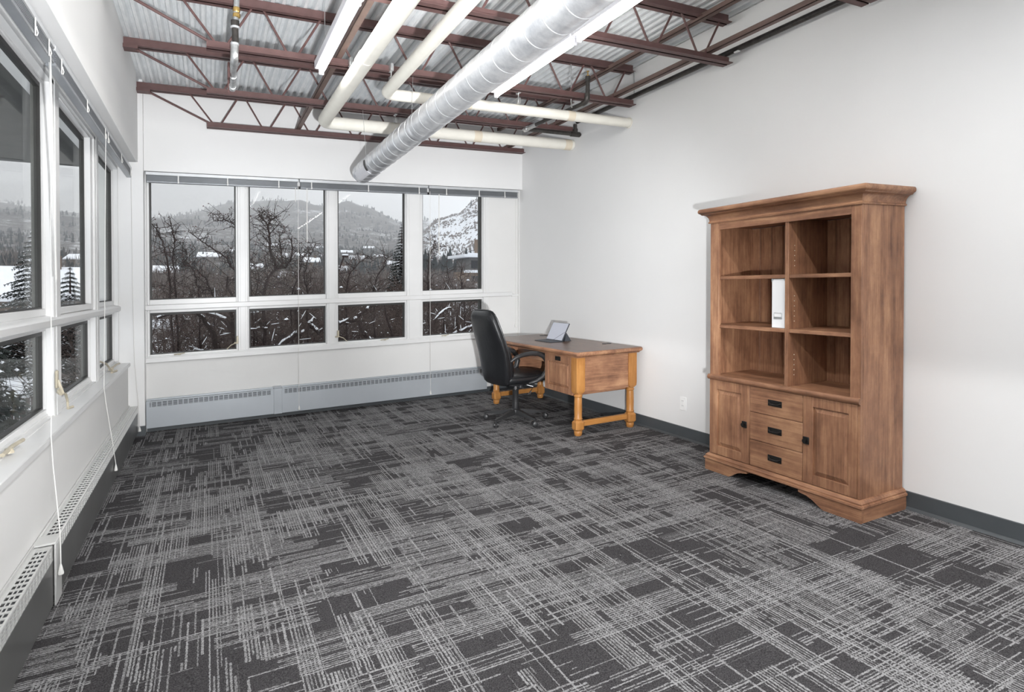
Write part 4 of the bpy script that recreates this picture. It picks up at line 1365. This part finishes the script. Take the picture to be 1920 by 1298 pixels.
# low cloud lying on the western ridge, thinning downwards and towards the east
k = NT('low_cloud')
k.t.nodes.remove(k.b)
tc = k.n('ShaderNodeTexCoord')
sp = k.n('ShaderNodeSeparateXYZ')
k.t.links.new(tc.outputs['Object'], sp.inputs[0])
fz = k.math('MULTIPLY_ADD', sp.outputs[2], 1 / 110.0, -70 / 110.0)
fx = k.math('MULTIPLY_ADD', sp.outputs[0], -1 / 260.0, 150 / 260.0)
fz.node.use_clamp = True
fx.node.use_clamp = True
vs_ = k.n('ShaderNodeVolumeScatter')
vs_.inputs['Color'].default_value = (0.95, 0.96, 0.98, 1)
k.set(vs_.inputs['Density'], k.math('MULTIPLY', k.math('MULTIPLY', fz, fx), 0.0042))
k.t.links.new(vs_.outputs[0], k.t.nodes['Material Output'].inputs['Volume'])
MAT['cloud'] = k.m
obj('low_cloud', MB().box(-900, 150, 760, 1260, 70, 300), 'cloud', indoor=False, smooth=0, kind='stuff', label='low pale cloud hiding the western ridge beyond the first back window', cat='cloud')

# roof overhang outside the left windows
obj('roof_overhang', MB().box(-2.6, -0.992, -6, 7.80, 2.74, 3.05).box(-2.75, -2.6, -6, 7.85, 2.66, 3.1), 'extframe', kind='structure', indoor=False, smooth=0)


def cone_tree(m, x, y, z, h, r, n=6, tiers=3):
    for t in range(tiers):
        z0 = z + h * (0.10 + 0.28 * t)
        z1 = z + h * min(1.0, 0.52 + 0.25 * t)
        rr = r * (1 - 0.27 * t)
        a0 = random.random() * 6
        base = [(x + rr * (0.8 + 0.4 * random.random()) * math.cos(a0 + 2 * PI * j / n), y + rr * (0.8 + 0.4 * random.random()) * math.sin(a0 + 2 * PI * j / n), z0) for j in range(n)]
        m.add(base + [(x, y, z1)], [(j, (j + 1) % n, n) for j in range(n)])


rnd = random.Random(11)
m = MB()
for i in range(12500):
    y = 160 * (1450 / 160) ** rnd.random()
    u = -0.34 + 0.82 * rnd.random()
    if mnoise.noise(Vector((u * 14, math.log(y) * 9, 1.0))) < -0.02 + 0.25 * rnd.random() - 0.1:
        continue
    if u > 0.325 and 190 < y < 620 and rnd.random() < 0.93:
        continue
    x = u * y
    h = (1.8 + 2.8 * rnd.random() ** 2) * (0.8 + y / 700)
    cone_tree(m, x, y, terrain(x, y) - 0.4, h, h * 0.2, 5, 2 if y > 500 else 3)
obj('conifer_forest', m, 'fir_far', indoor=False, smooth=0, kind='stuff', recalc=False, label='frosted conifers scattered over the far hillsides', cat='forest')
# low scrub dots on the bare eastern slope
m = MB()
for i in range(2400):
    y = 190 + 330 * rnd.random()
    u = 0.325 + 0.15 * rnd.random()
    x = u * y
    h = 0.5 + 1.1 * rnd.random()
    z = terrain(x, y) - 0.3
    n = 5
    base = [(x + h * 0.75 * math.cos(2 * PI * j / n + i), y + h * 0.75 * math.sin(2 * PI * j / n + i), z) for j in range(n)]
    m.add(base + [(x + 0.2 * h, y, z + h)], [(j, (j + 1) % n, n) for j in range(n)])
obj('hill_scrub', m, 'aspen_far', indoor=False, smooth=0, kind='stuff', recalc=False, label='brown scrub dotting the snowy slope beyond the last back window', cat='scrub')
# row of dark firs at the foot of the eastern slope
m = MB()
for i in range(60):
    u = 0.335 + 0.11 * rnd.random()
    y = 150 + 25 * rnd.random()
    h = 6.5 + 4.5 * rnd.random()
    cone_tree(m, u * y, y, terrain(u * y, y) - 0.5, h, h * 0.17, 6, 3)
obj('fir_belt', m, 'fir_far', indoor=False, smooth=0, kind='stuff', recalc=False, label='belt of dark firs at the foot of the snowy slope', cat='forest')
# grey leafless groves between the houses
m = MB()
for i in range(9000):
    y = 70 * (330 / 70) ** rnd.random()
    u = -0.34 + 0.82 * rnd.random()
    if mnoise.noise(Vector((u * 18, math.log(y) * 11, 5.0))) < 0.0:
        continue
    x = u * y
    z = terrain(x, y)
    h = (1.6 + 2.4 * rnd.random()) * (0.7 + y / 400)
    for q in range(3):
        a = rnd.random() * 6.28
        dx, dy = math.cos(a) * h * 0.35, math.sin(a) * h * 0.35
        wv = 0.05 + y * 0.0005
        m.add([(x - wv, y, z), (x + wv, y, z), (x + dx, y + dy, z + h)], [(0, 1, 2)])
obj('leafless_grove', m, 'aspen_far', indoor=False, smooth=0, kind='stuff', recalc=False, label='grey leafless groves in the valley below the hills', cat='grove')


def house(x, y, wd, dp, hh, rz, mat, label, group=None, name='house', chimney=True):
    z = terrain(x, y) - 0.5
    c, s = math.cos(rz), math.sin(rz)
    f_ = lambda px, py, pz: (x + px * c - py * s, y + px * s + py * c, z + pz)
    r = thing(name, label, 'house', (x, y, z), group, indoor=False)
    obj('wall', MB(f_).box(-wd / 2, wd / 2, -dp / 2, dp / 2, 0, hh).prism([(-dp / 2, hh), (dp / 2, hh), (0, hh + dp * 0.30)], 0, -wd / 2, wd / 2), mat, r, indoor=False, smooth=0)
    e = 0.08 * wd
    rf = []
    for sg in (-1, 1):
        rf.append(MB(f_).prism([(sg * (dp / 2 + e), hh - e * 0.6), (0, hh + dp * 0.30), (0, hh + dp * 0.30 + 0.35), (sg * (dp / 2 + e), hh - e * 0.6 + 0.35)], 0, -wd / 2 - e, wd / 2 + e))
    obj('roof', rf[0], 'snow', r, indoor=False, smooth=0)
    obj('roof', rf[1], 'snow', r, indoor=False, smooth=0)
    n = max(2, int(wd / 3.2))
    w0 = None
    for i in range(n):
        px = -wd / 2 + (i + 0.5) * wd / n
        obj('window', MB(f_).box(px - 0.5, px + 0.5, -dp / 2 - 0.08, -dp / 2, hh * 0.35, hh * 0.75), 'darkglass', r, indoor=False, smooth=0)
    if chimney:
        obj('chimney', MB(f_).box(wd * 0.2, wd * 0.2 + 0.9, -0.4, 0.5, hh, hh + dp * 0.30 + 1.3), mat, r, indoor=False, smooth=0)
    return r


FARL = 'small snow roofed house among trees on the far hillside'
for (u, y, wd) in ((-0.055, 190, 11), (-0.030, 330, 14), (0.004, 270, 16), (0.040, 430, 16), (0.062, 220, 12), (0.090, 520, 18), (0.108, 300, 14), (0.118, 170, 9), (0.135, 420, 16), (0.150, 250, 12), (0.165, 600, 20), (0.172, 350, 14), (0.195, 210, 10), (0.207, 470, 17), (0.225, 300, 13), (0.245, 560, 18), (0.262, 380, 14), (0.285, 240, 10), (0.305, 440, 15), (-0.10, 330, 16), (-0.16, 260, 13)):
    house(u * y, y, wd * 0.5, 5, 2.3, rnd.uniform(-0.5, 0.5), rnd.choice(['wallbrown', 'wallgrey']), FARL, 'houses on the far hillside')
house(-13.9, 62, 9.0, 7, 3.0, 0.15, 'wallbrown', 'brown chalet with broad snow roof seen through the nearest left window')
house(-10.6, 64, 4.2, 4, 1.9, -0.2, 'wallgrey', 'small hut with peaked snow roof seen through the second left window', chimney=False)

# tan tower and lower wing beyond the last back window
tw = thing('apartment_building', 'tan stepped building with tower and snowy flat roofs at the end of the view', 'building', (54.0, 122, -2), indoor=False)
obj('tower', MB().box(54.6, 57.5, 122, 124, -2, 12.9), 'walltan', tw, indoor=False, smooth=0)
obj('upper_floor', MB().box(51.0, 62, 118.5, 126, 5.5, 8.6), 'wallgrey', tw, indoor=False, smooth=0)
obj('lower_block', MB().box(50.6, 62, 118, 127, -2, 5.5), 'walltan', tw, indoor=False, smooth=0)
obj('roof', MB().box(49.2, 63, 117.0, 127, 8.6, 9.2).box(50.5, 63, 117.6, 118.4, 9.2, 9.5), 'snow', tw, indoor=False, smooth=0)
obj('roof', MB().box(49.6, 63, 116.6, 118.5, 5.2, 5.75), 'snow', tw, indoor=False, smooth=0)
for (xx, zz) in ((51.4, 6.2), (53.6, 6.2), (55.8, 6.2)):
    obj('window', MB().box(xx, xx + 1.5, 118.35, 118.5, zz, zz + 1.7), 'darkglass', tw, indoor=False, smooth=0)
for zz in (3.2, 0.9):
    for xx in (51.2, 53.6, 56.0):
        obj('window', MB().box(xx, xx + 1.5, 117.85, 118.0, zz, zz + 1.3), 'darkglass', tw, indoor=False, smooth=0)
    obj('balcony', MB().box(50.8, 58, 117.2, 118.0, zz - 0.6, zz - 0.35), 'snow', tw, indoor=False, smooth=0)

# picket fence in the garden
fc = thing('picket_fence', 'short run of dark picket fence standing in the garden snow', 'fence', (-3.6, 16.0, -2.5), indoor=False)
pk = obj('picket', MB().box(-4.30, -4.22, 16, 16.03, -2.6, -0.93), 'bark', fc, indoor=False, smooth=0)
for i in range(1, 12):
    rep(pk, dx=i * 0.095, dz=(0.03 if i % 3 == 0 else 0), indoor=False)
obj('rail', MB().box(-4.32, -3.2, 16.03, 16.06, -1.3, -1.22).box(-4.32, -3.2, 16.03, 16.06, -2.0, -1.92), 'bark', fc, indoor=False, smooth=0)

lp = thing('street_lamp', 'leaning dark pole topped with snow beyond the thicket', 'street lamp', (9.6, 50, -2), indoor=False)
obj('pole', MB().tube([(9.35, 50, -2.0), (9.55, 50, 2.6), (10.15, 50, 4.2)], [0.11, 0.09, 0.07], 8), 'bark', lp, indoor=False)
obj('lamp_head', MB().box(10.0, 10.5, 49.9, 50.1, 4.15, 4.3, 0.03), 'bark', lp, indoor=False)
obj('snow_cap', MB().box(10.0, 10.5, 49.88, 50.12, 4.3, 4.42, 0.05), 'snow', lp, indoor=False)


# spruces
def spruce(x, y, z, h, r, label, seed, levels=36, per=14):
    rd = random.Random(seed)
    t = thing('spruce', label, 'tree', (x, y, z), indoor=False)
    obj('trunk', MB().tube([(x, y, z), (x, y, z + h * 0.5), (x, y, z + h)], [h * 0.022, h * 0.014, 0.01], 7), 'bark', t, indoor=False)
    nd, sn = MB(), MB()
    for L in range(levels):
        fz = L / (levels - 1)
        zz = z + h * (0.06 + 0.92 * fz)
        rr = r * (1 - fz) ** 0.85 + 0.05
        for q in range(per if fz < 0.8 else 6):
            a = 2 * PI * (q + rd.random()) / per
            ln = rr * rd.uniform(0.75, 1.1)
            droop = ln * rd.uniform(0.18, 0.38)
            ca_, sa_ = math.cos(a), math.sin(a)
            npt = 8
            for i in range(1, npt + 1):
                f_ = i / npt
                px, py = x + ca_ * ln * f_, y + sa_ * ln * f_
                pz = zz - droop * f_ * f_ + 0.04 * rd.random()
                wl = (0.12 + 0.40 * ln) * (1.08 - f_) * rd.uniform(0.7, 1.2) + 0.06
                step = ln / npt
                for sg in (-1, 1):
                    ex, ey = px + ca_ * wl * 0.5 - sg * sa_ * wl, py + sa_ * wl * 0.5 + sg * ca_ * wl
                    ez = pz - wl * 0.35
                    nd.add([(px - ca_ * step * 0.5, py - sa_ * step * 0.5, pz), (px + ca_ * step * 0.5, py + sa_ * step * 0.5, pz), (ex, ey, ez)], [(0, 1, 2)])
                    nd.add([(px, py, pz - 0.01), (px + ca_ * step * 0.3, py + sa_ * step * 0.3, pz - 0.01), ((px + ex) / 2, (py + ey) / 2, pz - 0.10 - 0.1 * wl)], [(0, 1, 2)])
                    if rd.random() < 0.24:
                        o = 0.02
                        sn.add([(px - ca_ * step * 0.3, py - sa_ * step * 0.3, pz + o), (px + ca_ * step * 0.4, py + sa_ * step * 0.4, pz + o), (px * 0.45 + ex * 0.55, py * 0.45 + ey * 0.55, pz * 0.45 + ez * 0.55 + o), (px, py, pz + 0.05)],
                               [(0, 1, 2), (0, 1, 3), (1, 2, 3), (2, 0, 3)])
    obj('foliage', nd, 'needles', t, indoor=False, smooth=0, recalc=False)
    obj('snow', sn, 'snow', t, indoor=False, smooth=0, recalc=False)
    return t


spruce(-3.35, 11.2, -2.7, 5.0, 1.5, 'dark spruce close outside the nearest left window', 3)
spruce(-7.3, 23.5, -2.6, 6.2, 1.7, 'snow dusted spruce behind the dark one, outside the left windows', 4, 32, 13)
spruce(-4.6, 27.0, -2.5, 4.8, 1.6, 'small snowy spruce on the garden slope outside the left windows', 8, 28, 11)
spruce(-7.0, 33.0, -2.4, 6.5, 2.0, 'tall spruce farthest down the garden outside the left windows', 9, 30, 11)
spruce(16.6, 55.0, -2.0, 9.9, 2.3, 'snow flecked spruce rising above the thicket at the third back window', 5, 34, 13)


# bare shrubs
def shrub_mesh(seed, h, spread, nstem, depth, twiggy, snowy_p, twig_r=0.0035, wob=0.18):
    rd = random.Random(seed)
    wood_, tw_, sn_ = MB(), MB(), MB()

    def blob(p, r):
        o = [(r, 0, 0), (0, r, 0), (-r, 0, 0), (0, -r, 0), (0, 0, r * 0.9), (0, 0, -r * 0.4)]
        sx, sy = rd.uniform(0.7, 1.6), rd.uniform(0.7, 1.6)
        sn_.add([(p.x + q[0] * sx, p.y + q[1] * sy, p.z + q[2]) for q in o], [(0, 1, 4), (1, 2, 4), (2, 3, 4), (3, 0, 4), (1, 0, 5), (2, 1, 5), (3, 2, 5), (0, 3, 5)])

    def grow(p, d, ln, r, lv):
        n = 4 if lv < 2 else 3
        pts, rs = [p.copy()], [r]
        for i in range(n):
            d = (d + Vector((rd.gauss(0, wob), rd.gauss(0, wob), rd.gauss(0.03, wob * 0.7)))).normalized()
            p = p + d * (ln / n)
            pts.append(p.copy())
            rs.append(r * (1 - 0.6 * (i + 1) / n))
        (wood_ if lv < 2 else tw_).tube(pts, rs, 5 if lv < 2 else 3, cap=False)
        for q in pts[1:]:
            if rd.random() < snowy_p:
                blob(q + Vector((0, 0, rs[1])), rd.uniform(0.006, 0.014) if lv >= 2 else rd.uniform(0.02, 0.04))
        if lv < 2 and snowy_p > 0.1 and abs(d.z) < 0.75:
            sn_.tube([q + Vector((0, 0, rr * 0.75)) for q, rr in zip(pts[1:], rs[1:])], [rr * rd.uniform(0.7, 1.1) for rr in rs[1:]], 5)
        if lv >= depth: return
        k_ = (rd.randint(4, 5) if lv == 0 else rd.randint(4, 6)) if lv < depth - 1 else twiggy
        for j in range(k_):
            f_ = rd.uniform(0.25, 1.0)
            i = min(len(pts) - 2, int(f_ * (len(pts) - 1)))
            q = pts[i].lerp(pts[i + 1], f_ * (len(pts) - 1) - i)
            dd = (d * 0.55 + Vector((rd.gauss(0, 0.65), rd.gauss(0, 0.65), rd.gauss(0.10, 0.5)))).normalized()
            grow(q, dd, ln * rd.uniform(0.42, 0.68), max(rs[i] * 0.55, twig_r), lv + 1)

    for s_ in range(nstem):
        a = 2 * PI * s_ / nstem + rd.random()
        d = Vector((math.cos(a) * spread, math.sin(a) * spread, 1)).normalized()
        grow(Vector((math.cos(a) * 0.15, math.sin(a) * 0.15, 0)), d, h * rd.uniform(0.45, 0.62), 0.030, 0)
    return wood_, tw_, sn_


def shrub(name, label, group, seed, h, *a):
    t = thing(name, label, 'shrub', (0, 0, 0), group, indoor=False)
    wd, tw_, sn_ = shrub_mesh(seed, h, *a)
    obj('stem', wd, 'bark', t, indoor=False, recalc=False)
    obj('twigs', tw_, 'twig', t, indoor=False, recalc=False, smooth=0)
    obj('snow', sn_, 'snow', t, indoor=False, recalc=False, smooth=0)
    return t


G_ = 'bare shrubs of the thicket outside the back windows'
LB = 'bare red brown shrub in the snowy thicket outside the back windows'
protos = [shrub('bare_shrub', LB, G_, 21 + i, 3.4, 0.55, 6, 3, 7, 0.016) for i in range(3)]
spots = []
for (y, x0, x1, n, s_) in ((11.6, -0.9, 4.8, 6, 1.28), (12.0, -1.2, 5.4, 7, 1.32), (14.5, -1.4, 6.8, 8, 1.42), (18.0, -1.8, 8.4, 9, 1.4), (23.0, -2.2, 10.6, 10, 1.5), (30.0, -2.4, 13.8, 10, 1.7)):
    for i in range(n):
        spots.append((x0 + (x1 - x0) * (i + 0.5 + rnd.uniform(-0.25, 0.25)) / n, y + rnd.uniform(-0.8, 0.8), s_ * rnd.uniform(0.85, 1.1)))
for i, (x, y, s_) in enumerate(spots):
    z = terrain(x, y) - 0.1
    p_ = protos[i % 3]
    if i < 3:
        p_.location = (x, y, z)
        p_.rotation_euler = (0, 0, rnd.random() * 6)
        p_.scale = (s_,) * 3
    else:
        rep_tree(p_, (x, y, z), rnd.random() * 6.28, s_)
# bare crab trees with hanging fruit rising in front of the thicket
MAT['berry'] = paint('dried_red_fruit', (0.085, 0.032, 0.028), 0.6, var=0.3, scale=20)


def crab_tree(label, limbs, seed):
    rd = random.Random(seed)
    x0, y0 = limbs[0][0][0][0], limbs[0][0][0][1]
    t = thing('crab_tree', label, 'tree', (x0, y0, terrain(x0, y0)), indoor=False)
    for pts, r in limbs:
        P = [Vector(p) for p in pts]
        if P[0].z < 1.6:
            P = [Vector((P[0].x * 0.8 + x0 * 0.2, P[0].y + 0.05, terrain(P[0].x, P[0].y) - 0.05)), P[0] + Vector((0.03, 0, -1.1))] + P
        fine = []
        for i in range(len(P) - 1):
            for q in range(5):
                fine.append(P[i].lerp(P[i + 1], q / 5) + Vector((rd.gauss(0, 0.008), rd.gauss(0, 0.01), rd.gauss(0, 0.008))))
        fine.append(P[-1])
        n = len(fine)
        rs = [r * (1 - 0.72 * i / n) for i in range(n)]
        obj('limb', MB().tube(fine, rs, 6), 'bark', t, indoor=False, recalc=False)
        tw_, be = MB(), MB()
        for i, p in enumerate(fine):
            if p.z < 0.2: continue
            tip = i / n
            for q in range(3 if tip < 0.5 else 1 + int(rd.random() < 0.5)):
                d = (1.05 - 0.5 * tip) * Vector((rd.gauss(0, 0.6), rd.gauss(0, 0.5), rd.gauss(0.45, 0.5))).normalized() * rd.uniform(0.10, 0.42)
                m_ = p + d * 0.5 + Vector((rd.gauss(0, 0.02), 0, rd.gauss(0, 0.02)))
                e = p + d + Vector((0, 0, -0.04 * rd.random()))
                tw_.tube([p, m_, e], [0.0052, 0.004, 0.0025], 3, cap=False)
                for g in range(3):
                    f2 = m_.lerp(e, rd.random()) + Vector((rd.gauss(0, 0.09), rd.gauss(0, 0.06), rd.gauss(0.02, 0.09)))
                    tw_.tube([m_.lerp(e, rd.random() * 0.6), f2], [0.003, 0.002], 3, cap=False)
                    if rd.random() < 0.35:
                        c_ = f2 + Vector((0, 0, -0.012))
                        be.add([(c_.x + o[0] * 0.009, c_.y + o[1] * 0.009, c_.z + o[2] * 0.009) for o in ((1, 0, 0), (0, 1, 0), (-1, 0, 0), (0, -1, 0), (0, 0, 1), (0, 0, -1))],
                               [(0, 1, 4), (1, 2, 4), (2, 3, 4), (3, 0, 4), (1, 0, 5), (2, 1, 5), (3, 2, 5), (0, 3, 5)])
        obj('twigs', tw_, 'bark', t, indoor=False, recalc=False, smooth=0)
        if be.v: obj('fruit', be, 'berry', t, indoor=False, recalc=False, smooth=0)
    return t


crab_tree('bare crab tree with arching fruit hung shoots outside the first back window', [  # limb points computed from image pixels at chosen depths
    ([(-0.46, 9.4, 1.34), (-0.5, 9.4, 1.76), (-0.54, 9.4, 2.0), (-0.59, 9.4, 2.16), (-0.68, 9.4, 2.31)], 0.022), ([(-0.4, 9.55, 1.34), (-0.44, 9.55, 1.86), (-0.42, 9.55, 2.04), (-0.43, 9.55, 2.21), (-0.46, 9.55, 2.31)], 0.018),
    ([(0.45, 9.7, 1.52), (0.34, 9.7, 1.72), (0.24, 9.7, 1.89), (0.07, 9.7, 2.02), (-0.11, 9.7, 2.14), (-0.25, 9.7, 2.25)], 0.022), ([(0.56, 9.4, 1.58), (0.48, 9.4, 2.1), (0.34, 9.4, 2.36), (0.25, 9.4, 2.41), (0.08, 9.4, 2.39)], 0.016),
    ([(-0.12, 9.55, 1.31), (-0.16, 9.55, 1.63), (-0.27, 9.55, 1.82), (-0.27, 9.55, 1.99)], 0.016), ([(0.07, 9.7, 1.31), (-0.03, 9.7, 1.59), (-0.2, 9.7, 1.74), (-0.37, 9.7, 1.79)], 0.015)], 51)
crab_tree('bare crab tree with forked dark trunk outside the second back window', [
    ([(0.73, 9.4, 1.3), (0.8, 9.4, 1.59), (0.91, 9.4, 1.74), (1.05, 9.4, 1.74), (1.13, 9.4, 1.88), (1.13, 9.4, 2.18)], 0.032), ([(0.93, 9.42, 1.72), (0.84, 9.5, 2.0), (0.83, 9.5, 2.23), (0.8, 9.5, 2.39), (0.68, 9.5, 2.52)], 0.022),
    ([(0.81, 9.5, 2.36), (0.87, 9.5, 2.47), (0.93, 9.5, 2.51)], 0.012), ([(1.0, 9.4, 1.74), (0.99, 9.4, 1.96), (0.95, 9.4, 2.28)], 0.016), ([(1.37, 9.55, 1.31), (1.33, 9.55, 1.68), (1.41, 9.55, 1.93), (1.49, 9.55, 2.09)], 0.018),
    ([(1.15, 9.7, 1.3), (1.27, 9.7, 1.6), (1.32, 9.7, 1.86), (1.26, 9.7, 2.09)], 0.016), ([(0.62, 9.4, 1.31), (0.68, 9.4, 1.59), (0.59, 9.4, 1.83)], 0.014)], 52)
crab_tree('slender bare crab tree leaning outside the third back window', [
    ([(1.93, 9.4, 1.3), (1.99, 9.4, 1.65), (2.13, 9.4, 1.82), (2.29, 9.4, 1.95)], 0.018), ([(2.41, 9.55, 1.3), (2.46, 9.55, 1.61), (2.6, 9.55, 1.81), (2.66, 9.55, 1.97)], 0.016)], 53)
crab_tree('upright bare crab shoots outside the last back window', [
    ([(3.4, 9.7, 1.33), (3.4, 9.7, 1.85), (3.47, 9.7, 2.09), (3.53, 9.7, 2.27)], 0.018), ([(3.55, 9.4, 1.33), (3.67, 9.4, 1.58), (3.63, 9.4, 1.80)], 0.015), ([(4.01, 9.55, 1.33), (3.93, 9.55, 1.63), (3.99, 9.55, 1.80)], 0.015)], 54)

# low snow laden trees close behind the lower panes: limbs with snow lying along them
def bough_tree(label, limbs, twig_seed):
    rd = random.Random(twig_seed)
    x0, y0 = limbs[0][0][0][0], limbs[0][0][0][1]
    t = thing('low_tree', label, 'tree', (x0, y0, terrain(x0, y0)), indoor=False)
    for pts, r in limbs:
        P = [Vector(p) for p in pts]
        fine = []
        for i in range(len(P) - 1):
            for q in range(4):
                fine.append(P[i].lerp(P[i + 1], q / 4) + Vector((rd.gauss(0, 0.012), rd.gauss(0, 0.012), rd.gauss(0, 0.012))))
        fine.append(P[-1])
        n = len(fine)
        rs = [r * (1 - 0.65 * i / n) for i in range(n)]
        o = obj('limb', MB().tube(fine, rs, 7), 'bark', t, indoor=False, recalc=False)
        sn, tw_ = MB(), MB()
        run, rr = [], []
        for i, p in enumerate(fine):
            d = (fine[min(i + 1, n - 1)] - fine[max(i - 1, 0)]).normalized()
            if abs(d.z) < 0.88 and p.z > 0.2 and rd.random() < 0.9:
                run.append(p + Vector((0, 0, rs[i] * 0.85)))
                rr.append(rs[i] * rd.uniform(0.35, 0.8) + 0.004)
            else:
                if len(run) > 1: sn.tube(run, rr, 7)
                run, rr = [], []
            for q in range(2):
                if p.z > -0.3:
                    e = p + Vector((rd.gauss(0, 0.2), rd.gauss(0, 0.15), rd.gauss(0.08, 0.2)))
                    m_ = p.lerp(e, 0.5) + Vector((rd.gauss(0, 0.03), 0, rd.gauss(0, 0.03)))
                    tw_.tube([p, m_, e], [0.006, 0.004, 0.0025], 3, cap=False)
                    if rd.random() < 0.22:
                        c_ = m_ + Vector((0, 0, 0.006))
                        sn.tube([c_ - (e - p) * 0.15, c_, c_ + (e - p) * 0.2], [0.003, 0.006, 0.003], 5)
        if len(run) > 1: sn.tube(run, rr, 7)
        obj('twigs', tw_, 'twig', t, indoor=False, recalc=False, smooth=0)
        if sn.v:
            obj('snow', sn, 'snow', t, indoor=False, recalc=False)
    return t


bough_tree('snow lined arching limbs crossing the first lower back pane', [
    ([(0.42, 9.3, -2.7), (0.40, 9.3, 0.1), (0.33, 9.3, 0.72), (0.22, 9.3, 0.98), (-0.05, 9.3, 1.10), (-0.35, 9.3, 1.12), (-0.62, 9.3, 1.02)], 0.045),
    ([(0.16, 9.5, -2.7), (0.16, 9.5, 0.45), (0.05, 9.5, 0.80), (-0.12, 9.5, 1.05), (-0.22, 9.5, 1.35)], 0.05),
    ([(0.17, 9.45, 0.30), (0.02, 9.45, 0.52), (-0.16, 9.45, 0.55), (-0.30, 9.45, 0.42)], 0.03),
    ([(0.36, 9.4, 0.66), (0.30, 9.4, 1.05), (0.26, 9.4, 1.6)], 0.03)], 1)
bough_tree('thick snow covered limb slanting through the second lower back pane', [
    ([(0.55, 9.2, -2.7), (0.58, 9.2, 0.25), (0.80, 9.2, 0.48), (1.05, 9.2, 0.68), (1.30, 9.2, 0.80), (1.42, 9.2, 0.98)], 0.06),
    ([(1.36, 9.2, 0.88), (1.50, 9.2, 0.76), (1.62, 9.2, 0.90)], 0.035),
    ([(1.2, 9.2, 0.75), (1.16, 9.25, 1.02), (1.19, 9.25, 1.35)], 0.035),
    ([(0.35, 9.3, -2.7), (0.36, 9.3, 0.5), (0.45, 9.3, 0.78), (0.66, 9.3, 0.86), (0.78, 9.3, 0.84)], 0.03)], 2)
bough_tree('snow crusted crooked limb behind the third lower back pane', [
    ([(2.32, 9.2, -2.7), (2.34, 9.2, 0.55), (2.20, 9.2, 0.70), (2.06, 9.2, 0.95), (1.88, 9.2, 0.92), (1.66, 9.2, 0.90)], 0.05),
    ([(2.06, 9.2, 0.95), (2.2, 9.2, 1.12), (2.42, 9.2, 1.16)], 0.03),
    ([(2.7, 9.3, -2.7), (2.72, 9.3, 0.4), (2.62, 9.3, 0.8), (2.48, 9.3, 1.3)], 0.03)], 3)
bough_tree('snowy forked limbs behind the last lower back pane by the office chair', [
    ([(3.3, 9.2, -2.7), (3.34, 9.2, 0.42), (3.6, 9.2, 0.60), (3.9, 9.2, 0.74), (4.15, 9.2, 0.82)], 0.055),
    ([(3.2, 9.3, -2.7), (3.22, 9.3, 0.5), (3.34, 9.3, 0.85), (3.52, 9.3, 1.06), (3.66, 9.3, 1.10)], 0.035),
    ([(3.75, 9.2, 0.68), (3.72, 9.2, 0.95), (3.82, 9.2, 1.2)], 0.025)], 4)
